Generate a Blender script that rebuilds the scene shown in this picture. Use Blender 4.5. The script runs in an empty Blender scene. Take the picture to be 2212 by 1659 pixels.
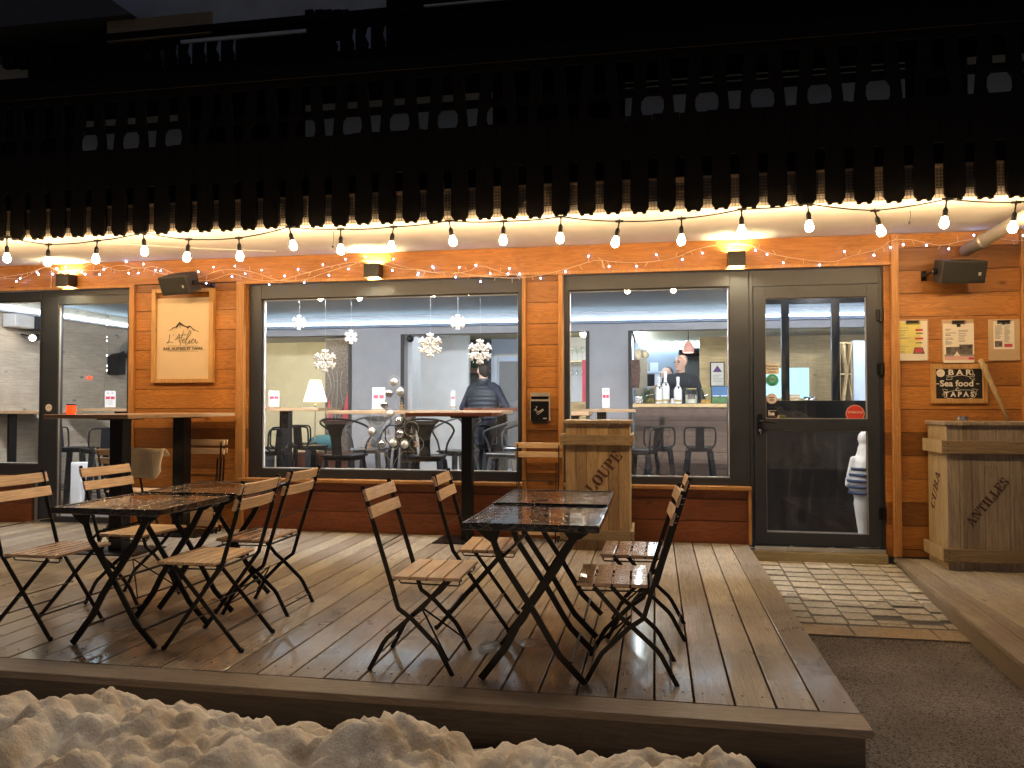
import bpy, bmesh, math, random
from mathutils import Vector, Matrix, noise
random.seed(7)
S=bpy.context.scene
COL=S.collection
R=math.radians
# ------------------------------------------------------------------ camera
cam=bpy.data.objects.new('camera',bpy.data.cameras.new('camera')); COL.objects.link(cam)
CAM=(0,-6.7,1.13); YAW=R(10.3); PIT=R(1.55); FPX=1700.0
cam.location=CAM; cam.rotation_euler=(R(90)+PIT,0,YAW)
cam.data.sensor_width=36; cam.data.lens=FPX/2212*36; cam.data.clip_start=.05; cam.data.clip_end=400
S.camera=cam
# ------------------------------------------------------------------ world, added fill sun
w=bpy.data.worlds.new('World'); S.world=w; w.use_nodes=True
nt=w.node_tree; sky=nt.nodes.new('ShaderNodeTexSky'); sky.sky_type='NISHITA'; sky.sun_disc=False
sky.sun_elevation=R(0); sky.ozone_density=8; sky.dust_density=0; sky.altitude=1500; sky.sun_rotation=R(150)
bg=nt.nodes['Background']; bg.inputs[1].default_value=0.085; hs=nt.nodes.new('ShaderNodeHueSaturation'); hs.inputs['Saturation'].default_value=.4; nt.links.new(sky.outputs[0],hs.inputs['Color']); nt.links.new(hs.outputs[0],bg.inputs[0])
sl=bpy.data.lights.new('fill_sun','SUN'); sl.energy=0.8; sl.angle=R(16); sl.color=(1,.84,.66)  # added fill for snow and deck, stands for no real lamp
so=bpy.data.objects.new('fill_sun',sl); COL.objects.link(so); so.rotation_euler=(R(-15),R(6),0)
S.view_settings.view_transform='Standard'; S.view_settings.look='None'; S.view_settings.exposure=.2; S.view_settings.gamma=1
S.render.engine='CYCLES'
S.cycles.transparent_max_bounces=24; S.cycles.max_bounces=8; S.cycles.caustics_reflective=False; S.cycles.caustics_refractive=False
S.cycles.sample_clamp_indirect=4
S.render.resolution_x=1024; S.render.resolution_y=768
def ray(px,py):
    x=(px-1106)/FPX; z=-(py-829.5)/FPX; y=1.
    y,z=y*math.cos(PIT)-z*math.sin(PIT), y*math.sin(PIT)+z*math.cos(PIT)
    return (x*math.cos(YAW)-y*math.sin(YAW), x*math.sin(YAW)+y*math.cos(YAW), z)
def at(px,py,X=None,Y=None,Z=None):
    """measurement of the photograph: where a sight line meets a known real plane"""
    d=ray(px,py)
    t=(Y-CAM[1])/d[1] if Y is not None else ((Z-CAM[2])/d[2] if Z is not None else (X-CAM[0])/d[0])
    return Vector([CAM[i]+t*d[i] for i in range(3)])
# ------------------------------------------------------------------ materials
M={}
def nodes(name):
    m=bpy.data.materials.new(name); m.use_nodes=True; M[name]=m
    t=m.node_tree; return m,t,t.nodes['Principled BSDF']
def N(t,kind,**kw):
    n=t.nodes.new(kind)
    for k,v in kw.items():
        if k.startswith('i_'): n.inputs[k[2:].replace('_',' ')].default_value=v
        else: setattr(n,k,v)
    return n
def L(t,a,b): t.links.new(a,b)
def mixc(t,fac,a,b,bt='MIX'):
    n=t.nodes.new('ShaderNodeMix'); n.data_type='RGBA'; n.blend_type=bt
    for s,v in ((0,fac),(6,a),(7,b)):
        if hasattr(v,'links') or hasattr(v,'is_output'): t.links.new(v,n.inputs[s])
        else: n.inputs[s].default_value=v if s==0 else (*v,1) if len(v)==3 else v
    return n.outputs[2]
def ramp(t,src,stops):
    r=t.nodes.new('ShaderNodeValToRGB'); e=r.color_ramp.elements
    while len(e)<len(stops): e.new(.5)
    for i,(p,c) in enumerate(stops): e[i].position=p; e[i].color=(*c,1) if len(c)==3 else c
    t.links.new(src,r.inputs[0]); return r.outputs[0]
def math_(t,op,a,b=None,c=None):
    n=t.nodes.new('ShaderNodeMath'); n.operation=op
    for i,v in enumerate((a,b,c)):
        if v is None: continue
        if hasattr(v,'is_output'): t.links.new(v,n.inputs[i])
        else: n.inputs[i].default_value=v
    return n.outputs[0]
def g3(v): return (v,v,v)
def plain(name,col,rough=.5,metal=0,var=.12,scale=6,bump=.0,coat=0,spec=.5,trans=0,bscale=60):
    m,t,p=nodes(name)
    tc=N(t,'ShaderNodeTexCoord'); n=N(t,'ShaderNodeTexNoise'); n.inputs['Scale'].default_value=scale; n.inputs['Detail'].default_value=6
    L(t,tc.outputs['Object'],n.inputs[0])
    lo=[c*(1-var) for c in col]; hi=[min(1,c*(1+var)) for c in col]
    L(t,ramp(t,n.outputs[0],[(.3,lo),(.7,hi)]),p.inputs['Base Color'])
    r=N(t,'ShaderNodeMapRange'); r.inputs[3].default_value=max(.02,rough-.08); r.inputs[4].default_value=min(1,rough+.08)
    L(t,n.outputs[0],r.inputs[0]); L(t,r.outputs[0],p.inputs['Roughness'])
    p.inputs['Metallic'].default_value=metal; p.inputs['Coat Weight'].default_value=coat; p.inputs['Specular IOR Level'].default_value=spec
    if trans: p.inputs['Transmission Weight'].default_value=trans
    if bump:
        n2=N(t,'ShaderNodeTexNoise'); n2.inputs['Scale'].default_value=bscale; n2.inputs['Detail'].default_value=5; L(t,tc.outputs['Object'],n2.inputs[0])
        b=N(t,'ShaderNodeBump'); b.inputs['Strength'].default_value=bump; b.inputs['Distance'].default_value=.01
        L(t,n2.outputs[0],b.inputs['Height']); L(t,b.outputs[0],p.inputs['Normal'])
    return m
def wood(name,c1,c2,grain='x',rough=.55,board=None,bdir='z',knots=.0,world=True,spec=.4,coat=0,vary=.25,wet=None,bump=.35,scl=1.0,boff=0.0,fine=.55):
    """wood with stretched grain; board=(pitch) gives each board its own tone along bdir"""
    m,t,p=nodes(name)
    if world: pos=N(t,'ShaderNodeNewGeometry').outputs['Position']
    else:
        tc=N(t,'ShaderNodeTexCoord'); oi=N(t,'ShaderNodeObjectInfo'); va=N(t,'ShaderNodeVectorMath',operation='ADD')
        sc=N(t,'ShaderNodeVectorMath',operation='SCALE'); sc.inputs[3].default_value=17
        cb=N(t,'ShaderNodeCombineXYZ'); L(t,oi.outputs['Random'],cb.inputs[0]); L(t,oi.outputs['Random'],cb.inputs[1]); L(t,oi.outputs['Random'],cb.inputs[2])
        L(t,cb.outputs[0],sc.inputs[0]); L(t,tc.outputs['Object'],va.inputs[0]); L(t,sc.outputs[0],va.inputs[1]); pos=va.outputs[0]
    vec=pos; rnd=None
    if board:
        sp=N(t,'ShaderNodeSeparateXYZ'); L(t,pos,sp.inputs[0])
        k=math_(t,'FLOOR',math_(t,'DIVIDE',math_(t,'ADD',sp.outputs[{'x':0,'y':1,'z':2}[bdir]],boff),board))
        wn=N(t,'ShaderNodeTexWhiteNoise',noise_dimensions='1D'); L(t,k,wn.inputs['W']); rnd=wn.outputs['Value']
        off=N(t,'ShaderNodeCombineXYZ'); kk=math_(t,'MULTIPLY',rnd,31.7)
        for i in range(3): L(t,kk,off.inputs[i])
        va=N(t,'ShaderNodeVectorMath',operation='ADD'); L(t,pos,va.inputs[0]); L(t,off.outputs[0],va.inputs[1]); vec=va.outputs[0]
    mp=N(t,'ShaderNodeMapping'); s=[9*scl]*3; s['xyz'.index(grain)]=.9*scl; mp.inputs['Scale'].default_value=s; L(t,vec,mp.inputs[0])
    n1=N(t,'ShaderNodeTexNoise'); n1.inputs['Scale'].default_value=1.6; n1.inputs['Detail'].default_value=4; n1.inputs['Distortion'].default_value=1.6; L(t,mp.outputs[0],n1.inputs[0])
    # growth rings: contour bands of the soft noise
    band=math_(t,'FRACT',math_(t,'MULTIPLY',n1.outputs[0],9.0))
    bandr=ramp(t,band,[(0,g3(.35)),(.55,g3(1)),(.85,g3(.9)),(1,g3(.3))])
    mp2=N(t,'ShaderNodeMapping'); s2=[120*scl]*3; s2['xyz'.index(grain)]=4*scl; mp2.inputs['Scale'].default_value=s2; L(t,vec,mp2.inputs[0])
    n2=N(t,'ShaderNodeTexNoise'); n2.inputs['Scale'].default_value=1; n2.inputs['Detail'].default_value=4; L(t,mp2.outputs[0],n2.inputs[0])
    base=mixc(t,bandr,c2,c1)
    base=mixc(t,fine,base,ramp(t,n2.outputs[0],[(.3,g3(.55)),(.65,g3(1.15))]),'MULTIPLY')
    n3=N(t,'ShaderNodeTexNoise'); n3.inputs['Scale'].default_value=2.3; n3.inputs['Detail'].default_value=5; L(t,vec,n3.inputs[0])
    base=mixc(t,.6,base,ramp(t,n3.outputs[0],[(.3,g3(.7)),(.7,g3(1.2))]),'MULTIPLY')
    if rnd is not None:
        base=mixc(t,1.0,base,ramp(t,rnd,[(0,(1-vary,(1-vary)*.96,(1-vary)*.93)),(.5,g3(1)),(1,(1+vary*.6,1+vary*.7,1+vary*.5))]),'MULTIPLY')
    if knots:
        mk=N(t,'ShaderNodeMapping'); s3=[3.2]*3; s3['xyz'.index(grain)]=1.7; mk.inputs['Scale'].default_value=s3; L(t,vec,mk.inputs[0])
        v=N(t,'ShaderNodeTexVoronoi'); v.inputs['Scale'].default_value=1.6; v.inputs['Randomness'].default_value=1; L(t,mk.outputs[0],v.inputs[0])
        base=mixc(t,ramp(t,v.outputs['Distance'],[(0,g3(knots)),(.05,g3(knots)),(.085,g3(knots*.35)),(.14,g3(0))]),base,[c*.28 for c in c2])
    rg=N(t,'ShaderNodeMapRange'); rg.inputs[3].default_value=rough-.1; rg.inputs[4].default_value=rough+.12; L(t,n3.outputs[0],rg.inputs[0]); ro=rg.outputs[0]
    if wet:
        y0,dark=wet
        sp=N(t,'ShaderNodeSeparateXYZ'); gp=N(t,'ShaderNodeNewGeometry'); L(t,gp.outputs['Position'],sp.inputs[0])
        nn=N(t,'ShaderNodeTexNoise'); nn.inputs['Scale'].default_value=1.3; nn.inputs['Detail'].default_value=6; L(t,vec if False else gp.outputs['Position'],nn.inputs[0])
        nn2=N(t,'ShaderNodeTexNoise'); nn2.inputs['Scale'].default_value=1.5; nn2.inputs['Detail'].default_value=3; L(t,vec,nn2.inputs[0])
        e=math_(t,'SUBTRACT',math_(t,'ADD',y0,math_(t,'MULTIPLY',math_(t,'SUBTRACT',math_(t,'ADD',nn.outputs[0],nn2.outputs[0]),1.0),.55)),sp.outputs[1])
        fac=ramp(t,e,[(0,g3(0)),(.16,g3(.9)),(1,g3(1))])
        base=mixc(t,fac,base,mixc(t,1.0,base,(dark,dark*.93,dark*.88),'MULTIPLY'))
        nw=N(t,'ShaderNodeTexNoise'); nw.inputs['Scale'].default_value=3.1; nw.inputs['Detail'].default_value=4; L(t,vec,nw.inputs[0])
        wr=ramp(t,nw.outputs[0],[(.3,g3(.22)),(.7,g3(.46))])
        mx=N(t,'ShaderNodeMix'); mx.data_type='FLOAT'; L(t,fac,mx.inputs[0]); L(t,ro,mx.inputs[2]); L(t,wr,mx.inputs[3]); ro=mx.outputs[0]
    L(t,base,p.inputs['Base Color']); L(t,ro,p.inputs['Roughness']); p.inputs['Specular IOR Level'].default_value=spec; p.inputs['Coat Weight'].default_value=coat
    if wet:
        cn=N(t,'ShaderNodeTexNoise'); cn.inputs['Scale'].default_value=1.9; cn.inputs['Detail'].default_value=5; L(t,gp.outputs['Position'],cn.inputs[0])
        L(t,math_(t,'MULTIPLY',fac,ramp(t,cn.outputs[0],[(.42,g3(.45)),(.56,g3(1))])),p.inputs['Coat Weight']); p.inputs['Coat Roughness'].default_value=.11
    b=N(t,'ShaderNodeBump'); b.inputs['Strength'].default_value=bump; b.inputs['Distance'].default_value=.004
    L(t,math_(t,'ADD',math_(t,'MULTIPLY',bandr,.5),n2.outputs[0]),b.inputs['Height']); L(t,b.outputs[0],p.inputs['Normal'])
    return m
def glow(name,col,strength):
    m,t,p=nodes(name); p.inputs['Base Color'].default_value=(*col,1)
    p.inputs['Emission Color'].default_value=(*col,1); p.inputs['Emission Strength'].default_value=strength; return m
def glass(name,tint=(.97,.98,1),smear=.0,refl=1.0):
    m,t,p=nodes(name); t.nodes.remove(p); out=t.nodes['Material Output']
    tr=N(t,'ShaderNodeBsdfTransparent'); tr.inputs[0].default_value=(*tint,1)
    gl=N(t,'ShaderNodeBsdfGlossy'); gl.inputs['Roughness'].default_value=.012; gl.inputs[0].default_value=(1,1,1,1)
    fr=N(t,'ShaderNodeFresnel'); gb=N(t,'ShaderNodeNewGeometry'); ior=N(t,'ShaderNodeMapRange'); ior.inputs[3].default_value=1.5; ior.inputs[4].default_value=1/1.5; L(t,gb.outputs['Backfacing'],ior.inputs[0]); L(t,ior.outputs[0],fr.inputs[0])
    mx=N(t,'ShaderNodeMixShader'); L(t,math_(t,'MULTIPLY',fr.outputs[0],refl),mx.inputs[0]); L(t,tr.outputs[0],mx.inputs[1]); L(t,gl.outputs[0],mx.inputs[2])
    last=mx.outputs[0]
    if smear:
        gp=N(t,'ShaderNodeNewGeometry'); mp=N(t,'ShaderNodeMapping'); mp.inputs['Scale'].default_value=(5,1,1.2); L(t,gp.outputs['Position'],mp.inputs[0])
        n=N(t,'ShaderNodeTexNoise'); n.inputs['Scale'].default_value=2.2; n.inputs['Detail'].default_value=8; n.inputs['Distortion'].default_value=1.5; L(t,mp.outputs[0],n.inputs[0])
        df=N(t,'ShaderNodeBsdfDiffuse'); df.inputs[0].default_value=(.75,.8,.85,1)
        m2=N(t,'ShaderNodeMixShader'); L(t,ramp(t,n.outputs[0],[(.5,g3(.002)),(.78,g3(smear))]),m2.inputs[0]); L(t,last,m2.inputs[1]); L(t,df.outputs[0],m2.inputs[2]); last=m2.outputs[0]
    L(t,last,out.inputs[0]); return m
# ------------------------------------------------------------------ mesh builder
class MB:
    def __init__(s): s.v=[]; s.f=[]; s.mi=[]; s.m=0
    def add(s,vs,fs):
        o=len(s.v); s.v+=[tuple(v) for v in vs]; s.f+=[tuple(i+o for i in f) for f in fs]; s.mi+=[s.m]*len(fs); return s
    def box(s,a,b,mat=None):
        x0,y0,z0=[min(a[i],b[i]) for i in range(3)]; x1,y1,z1=[max(a[i],b[i]) for i in range(3)]
        vs=[Vector(c) for c in ((x0,y0,z0),(x1,y0,z0),(x1,y1,z0),(x0,y1,z0),(x0,y0,z1),(x1,y0,z1),(x1,y1,z1),(x0,y1,z1))]
        if mat: vs=[mat@v for v in vs]
        return s.add(vs,[(0,3,2,1),(4,5,6,7),(0,1,5,4),(1,2,6,5),(2,3,7,6),(3,0,4,7)])
    def frustum(s,c0,sx0,sy0,c1,sx1,sy1):
        vs=[]
        for c,a,b in ((c0,sx0,sy0),(c1,sx1,sy1)):
            vs+=[(c[0]-a,c[1]-b,c[2]),(c[0]+a,c[1]-b,c[2]),(c[0]+a,c[1]+b,c[2]),(c[0]-a,c[1]+b,c[2])]
        return s.add(vs,[(0,3,2,1),(4,5,6,7),(0,1,5,4),(1,2,6,5),(2,3,7,6),(3,0,4,7)])
    def bar(s,pts,w,d,side=(0,1,0)):
        """flat bar along pts: w across 'side', d across the other way"""
        pts=[Vector(p) for p in pts]; side=Vector(side).normalized(); vs=[];n=len(pts)
        for i,p in enumerate(pts):
            tn=((pts[min(i+1,n-1)]-p).normalized()+(p-pts[max(i-1,0)]).normalized()).normalized()
            up=tn.cross(side).normalized(); sd=up.cross(tn).normalized()
            for a,b in ((-1,-1),(1,-1),(1,1),(-1,1)): vs.append(p+sd*a*w/2+up*b*d/2)
        fs=[(3,2,1,0),tuple(4*(n-1)+k for k in range(4))]
        for i in range(n-1):
            for k in range(4): fs.append((4*i+k,4*i+(k+1)%4,4*i+4+(k+1)%4,4*i+4+k))
        return s.add(vs,fs)
    def tube(s,pts,r,seg=8,closed=False):
        pts=[Vector(p) for p in pts]; n=len(pts); vs=[]; rs=r if isinstance(r,(list,tuple)) else [r]*n
        prev=None
        for i,p in enumerate(pts):
            if closed: tn=(pts[(i+1)%n]-pts[i-1]).normalized()
            else: tn=(pts[min(i+1,n-1)]-pts[max(i-1,0)]).normalized()
            if prev is None: u=tn.orthogonal().normalized()
            else:
                u=prev-tn*prev.dot(tn)
                u=u.normalized() if u.length>1e-6 else tn.orthogonal().normalized()
            prev=u; v=tn.cross(u)
            for k in range(seg):
                a=2*math.pi*k/seg; vs.append(p+(u*math.cos(a)+v*math.sin(a))*rs[i])
        fs=[]
        for i in range(n if closed else n-1):
            j=(i+1)%n
            for k in range(seg): fs.append((i*seg+k,i*seg+(k+1)%seg,j*seg+(k+1)%seg,j*seg+k))
        if not closed: fs+= [tuple(range(seg))[::-1],tuple((n-1)*seg+k for k in range(seg))]
        return s.add(vs,fs)
    def lathe(s,prof,c=(0,0,0),seg=20,rot=None):
        vs=[];c=Vector(c)
        for r,z in prof:
            for k in range(seg):
                a=2*math.pi*k/seg; v=Vector((r*math.cos(a),r*math.sin(a),z))
                if rot: v=rot@v
                vs.append(c+v)
        fs=[]; n=len(prof)
        for i in range(n-1):
            for k in range(seg): fs.append((i*seg+k,i*seg+(k+1)%seg,(i+1)*seg+(k+1)%seg,(i+1)*seg+k))
        fs+=[tuple(range(seg))[::-1],tuple((n-1)*seg+k for k in range(seg))]
        return s.add(vs,fs)
    def ball(s,c,r,seg=12,rings=8,sc=(1,1,1),rot=None):
        c=Vector(c); vs=[]; 
        for i in range(1,rings):
            th=math.pi*i/rings
            for k in range(seg):
                a=2*math.pi*k/seg; v=Vector((r*math.sin(th)*math.cos(a)*sc[0],r*math.sin(th)*math.sin(a)*sc[1],r*math.cos(th)*sc[2]))
                if rot: v=rot@v
                vs.append(c+v)
        tv=Vector((0,0,r*sc[2])); bv=-tv
        if rot: tv=rot@tv; bv=rot@bv
        vs+=[c+tv,c+bv]; T=len(vs)-2; fs=[]
        for i in range(rings-2):
            for k in range(seg): fs.append((i*seg+k,(i+1)*seg+k,(i+1)*seg+(k+1)%seg,i*seg+(k+1)%seg))
        for k in range(seg): fs.append((T,k,(k+1)%seg)); fs.append((T+1,(rings-2)*seg+(k+1)%seg,(rings-2)*seg+k))
        return s.add(vs,fs)
    def prism(s,pts,o,ux,uy,depth):
        """2D outline pts placed at o along ux,uy, thickness depth along ux x uy"""
        o=Vector(o);ux=Vector(ux);uy=Vector(uy);nn=ux.cross(uy).normalized()*depth
        a=[o+ux*p[0]+uy*p[1] for p in pts]; n=len(a)
        return s.add(a+[v+nn for v in a],[tuple(range(n))[::-1],tuple(range(n,2*n))]+[(i,(i+1)%n,n+(i+1)%n,n+i) for i in range(n)])
    def cone(s,p0,r0,p1,r1,seg=12):
        s.ball(p0,r0,seg,8); s.ball(p1,r1,seg,8); return s.tube([p0,p1],[r0,r1],seg)
def wloc(o):
    v=Vector((0,0,0))
    while o: v+=o.location; o=o.parent
    return v
SPLIT={'reveal','window_sill','door_sill_plate','shutter_bar','rail_cap','corner_trim','hand_rail','ledge','bracket','seat_rail','beam','plaster_panel','corner_bead','cove','roof_eave','wall_core','interior_wall'}
def ob(name,mb,mat,parent=None,bev=0,smooth=False,origin=None):
    if name in SPLIT and len(mb.v)>8 and len(mb.v)%8==0 and len(mb.f)*8==len(mb.v)*6 and all(min(f)//8==max(f)//8==i//6 for i,f in enumerate(mb.f)):
        o=None
        for k in range(len(mb.v)//8):
            m=MB(); m.v=mb.v[8*k:8*k+8]; m.f=[tuple(i-8*k for i in f) for f in mb.f[6*k:6*k+6]]; m.mi=mb.mi[6*k:6*k+6]; o=ob(name,m,mat,parent,bev,smooth,origin)
        return o
    if name in ('stretcher','emblem','line','rule','batten','beam','wire_clip') and parent is not None and len(mb.f)>6:
        g=list(range(len(mb.v)))
        def fd(i):
            while g[i]!=i: g[i]=g[g[i]]; i=g[i]
            return i
        for f in mb.f:
            for i in f[1:]: g[fd(i)]=fd(f[0])
        comp={}
        for i in range(len(mb.v)): comp.setdefault(fd(i),[]).append(i)
        if len(comp)>1:
            for ids in comp.values():
                mp_={i:k for k,i in enumerate(ids)}; m=MB(); m.v=[mb.v[i] for i in ids]; m.f=[tuple(mp_[i] for i in f) for f in mb.f if f[0] in mp_]; m.mi=[0]*len(m.f); o=ob(name,m,mat,parent,bev,smooth,origin)
            return o
    me=bpy.data.meshes.new(name)
    if parent is not None: off=wloc(parent)
    elif origin is not None: off=Vector(origin)
    else:
        xs=[v[0] for v in mb.v]; ys=[v[1] for v in mb.v]; zs=[v[2] for v in mb.v]
        off=Vector(((min(xs)+max(xs))/2,(min(ys)+max(ys))/2,min(zs)))
    me.from_pydata([(v[0]-off.x,v[1]-off.y,v[2]-off.z) for v in mb.v],[],mb.f)
    mats=mat if isinstance(mat,(list,tuple)) else [mat]
    for m in mats: me.materials.append(M[m])
    if len(mats)>1:
        for p,i in zip(me.polygons,mb.mi): p.material_index=min(i,len(mats)-1)
    bm=bmesh.new(); bm.from_mesh(me); bmesh.ops.recalc_face_normals(bm,faces=bm.faces); bm.to_mesh(me); bm.free()
    if smooth:
        for p in me.polygons: p.use_smooth=True
    o=bpy.data.objects.new(name,me); COL.objects.link(o)
    if parent is not None: o.parent=parent
    else: o.location=off
    if bev:
        b=o.modifiers.new('bevel','BEVEL'); b.width=bev; b.segments=2; b.limit_method='ANGLE'; b.angle_limit=R(40)
    return o
def tag(o,label=None,cat=None,group=None,kind=None):
    if label: o['label']=label
    if cat: o['category']=cat
    if group: o['group']=group
    if kind: o['kind']=kind
    return o
def thing(name,loc,label,cat,group=None):
    o=bpy.data.objects.new(name,None); COL.objects.link(o); o.location=loc; o.empty_display_size=.1
    return tag(o,label,cat,group)
def copy_tree(o,parent=None):
    c=o.copy(); COL.objects.link(c)
    if parent: c.parent=parent; c.matrix_parent_inverse=o.matrix_parent_inverse
    for ch in list(o.children): copy_tree(ch,c)
    return c
def text(name,s,size,o,mat,parent,ux=(1,0,0),uy=(0,0,1),bold=0,depth=.0006,align='CENTER',sx=1.0):
    """flat lettering: each outline becomes thin mesh"""
    cu=bpy.data.curves.new('t','FONT'); cu.body=s; cu.size=size; cu.align_x=align; cu.align_y='CENTER'; cu.offset=bold; cu.extrude=depth/2; cu.resolution_u=3
    tmp=bpy.data.objects.new('t',cu); COL.objects.link(tmp); dg=bpy.context.evaluated_depsgraph_get(); me=bpy.data.meshes.new_from_object(tmp.evaluated_get(dg))
    bpy.data.objects.remove(tmp); ux=Vector(ux).normalized(); uy=Vector(uy).normalized(); n=ux.cross(uy); off=wloc(parent); O=Vector(o)
    for v in me.vertices: v.co=O+ux*v.co.x*sx+uy*v.co.y+n*(v.co.z+depth/2)-off
    me.materials.clear(); me.materials.append(M[mat]); me.name=name
    b=bpy.data.objects.new(name,me); COL.objects.link(b); b.parent=parent; return b
# base materials
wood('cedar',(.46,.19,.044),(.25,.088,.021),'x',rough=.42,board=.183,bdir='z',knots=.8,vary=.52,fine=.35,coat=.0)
wood('cedar_red_dim',(.27,.085,.028),(.14,.042,.016),'x',rough=.5,board=.183,bdir='z',knots=.5,vary=.3)  # redder stain; shade of the low wall darkened into the colour
wood('cedar_wide',(.47,.195,.045),(.29,.10,.023),'x',fine=.3,rough=.45,knots=.7,scl=.8)
wood('trim_wood',(.55,.27,.09),(.42,.19,.06),'z',rough=.5,bump=.15)
wood('sill_wood',(.34,.12,.05),(.2,.07,.03),'x',rough=.55,bump=.2)
wood('deck_wood',(.43,.375,.305),(.26,.23,.19),'y',rough=.62,board=.15,bdir='x',knots=.5,vary=.28,wet=(-1.95,.92),boff=0.0,spec=.5)
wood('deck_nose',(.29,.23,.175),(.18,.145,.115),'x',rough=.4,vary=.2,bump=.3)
wood('fascia_wood_shaded',(.115,.09,.07),(.07,.055,.042),'x',rough=.5,bump=.3)  # wet dark wood, with the deck front's shade put into the colour
wood('threshold_wood',(.42,.35,.2),(.3,.25,.14),'x',rough=.6)
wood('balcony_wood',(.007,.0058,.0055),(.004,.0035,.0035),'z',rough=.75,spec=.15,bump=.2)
wood('chair_wood',(.98,.70,.42),(.84,.55,.30),'y',rough=.34,world=False,bump=.12,coat=.25,scl=1.6)
wood('crate_wood',(.50,.34,.18),(.33,.21,.11),'z',rough=.65,board=.084,bdir='x',vary=.25,knots=.5,boff=.7)
wood('crate_grey_wood',(.44,.36,.27),(.28,.23,.17),'z',rough=.7,board=.11,bdir='x',vary=.2,knots=.4)
wood('crate_pale_wood',(.52,.40,.22),(.36,.28,.15),'z',rough=.65,board=.14,bdir='y',vary=.12)
wood('batten_wood',(.36,.26,.15),(.22,.16,.09),'x',rough=.6,knots=.5)
wood('pine_wall',(.42,.36,.28),(.33,.28,.215),'y',rough=.6,board=.16,bdir='z',vary=.1,knots=.8)
wood('bar_pine',(.62,.45,.23),(.5,.34,.16),'x',rough=.55,board=.17,bdir='z',vary=.12,knots=.8)
wood('bar_front_wood',(.13,.085,.062),(.07,.045,.035),'x',rough=.55,board=.2,bdir='z',vary=.4,knots=.3)
wood('table_wood',(.48,.31,.17),(.36,.22,.11),'x',rough=.35,bump=.1)
wood('dark_table_wood',(.16,.06,.035),(.10,.035,.02),'x',rough=.3,bump=.1)
wood('frame_pine',(.62,.36,.13),(.5,.27,.09),'z',rough=.45,bump=.1)
plain('anthracite',(.028,.033,.045),.42,var=.1,spec=.5)
plain('anthracite_dark',(.03,.03,.03),.5)
plain('black_metal',(.004,.004,.0045),.34,metal=.0,spec=.4)
plain('black_steel',(.006,.007,.009),.32,spec=.4)
plain('raw_steel',(.20,.21,.21),.3,metal=.85)
plain('plaster',(.80,.78,.74),.9,var=.04,bump=.25,bscale=30)
plain('grey_paint',(.28,.28,.29),.7,var=.06)
plain('dark_grey_paint',(.085,.092,.095),.7,var=.08)
plain('blue_grey_paint',(.20,.25,.33),.6,var=.06)
plain('cream_paint',(.78,.72,.52),.8,var=.05)
plain('white_paint',(.75,.76,.78),.7,var=.04)
plain('ceiling_paint',(.20,.21,.225),.55,var=.1,scale=2)
plain('pale_blue_paint',(.58,.68,.85),.6,var=.04)
plain('floor_tile',(.16,.15,.145),.35,var=.2)
plain('dim_plaster',(.55,.60,.60),.9,var=.15,scale=2)
plain('white_plastic',(.8,.8,.8),.4,var=.03)
plain('paper',(.82,.76,.66),.8,var=.03)
plain('paper_yellow',(.72,.66,.22),.8,var=.1,scale=9)
plain('ink',(.03,.025,.022),.7); plain('ink_brown',(.085,.035,.025),.8,var=.3,scale=30)
plain('chalk',(.8,.76,.68),.9); plain('chalkboard',(.008,.009,.009),.6)
plain('canvas',(.72,.56,.36),.85,var=.05,scale=3,bump=.5,bscale=5)
plain('speaker_black',(.028,.026,.025),.55,bump=.2,bscale=300)
plain('speaker_grille',(.012,.012,.012),.75,bump=.5,bscale=500)
plain('silver',(.72,.72,.70),.25,metal=1); plain('grey_plastic',(.35,.34,.32),.5)
plain('brass',(.55,.48,.33),.35,metal=.9); plain('kraft',(.55,.40,.24),.7)
plain('pearl',(.8,.78,.70),.3,metal=.35,coat=.4); plain('mirror_silver',(.85,.84,.8),.06,metal=1)
plain('felt_white',(.78,.78,.74),.85,bump=.4)
plain('skin',(.72,.44,.33),.55,var=.06); plain('skin_light',(.74,.48,.38),.55,var=.06)
plain('hair_grey',(.12,.105,.095),.7,var=.3,scale=40); plain('hair_brown',(.03,.02,.014),.7)
plain('sweater',(.03,.034,.042),.85,bump=.4,bscale=160); plain('vest_navy',(.022,.028,.038),.5,bump=.2,bscale=20)
plain('sleeve_navy',(.03,.034,.055),.8,bump=.3,bscale=80); plain('trousers',(.02,.024,.035),.8); plain('tan_shirt',(.32,.2,.14),.8)
plain('figurine_white',(.74,.72,.66),.5); plain('navy_stripe',(.02,.04,.1),.6)
plain('cord_cream',(.72,.50,.30),.6); plain('rubber_black',(.012,.012,.012),.6)
plain('red_sticker',(.62,.06,.04),.4); plain('teal_sticker',(.05,.45,.33),.4); plain('teal_pale',(.32,.66,.54),.4); plain('pink_sticker',(.62,.45,.48),.4); plain('purple_ink',(.12,.04,.16),.5)
plain('black_sticker',(.01,.01,.01),.35); plain('menu_red',(.55,.07,.1),.6); plain('menu_pink',(.75,.45,.4),.7); plain('menu_grey',(.3,.29,.27),.7); plain('photo_dark',(.12,.10,.09),.6,var=.8,scale=40)
plain('screen_blue',(.06,.15,.30),.4,var=.2); plain('screen_green',(.07,.17,.06),.4,var=.4,scale=20); plain('copper_shade',(.85,.42,.33),.35); plain('straw',(.72,.6,.38),.7)
plain('bottle_white',(.85,.86,.84),.25,coat=.5,var=.02); plain('bottle_green',(.01,.045,.02),.08,spec=.8); plain('blanket',(.8,.68,.46),.9,bump=.5,bscale=120); plain('cushion_teal',(.03,.12,.14),.9,bump=.5,bscale=20)
plain('microwave_white',(.62,.7,.8),.4); plain('dark_glass',(.01,.012,.015),.08); plain('crisps',(.75,.38,.08),.7,var=.4,scale=60)
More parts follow.
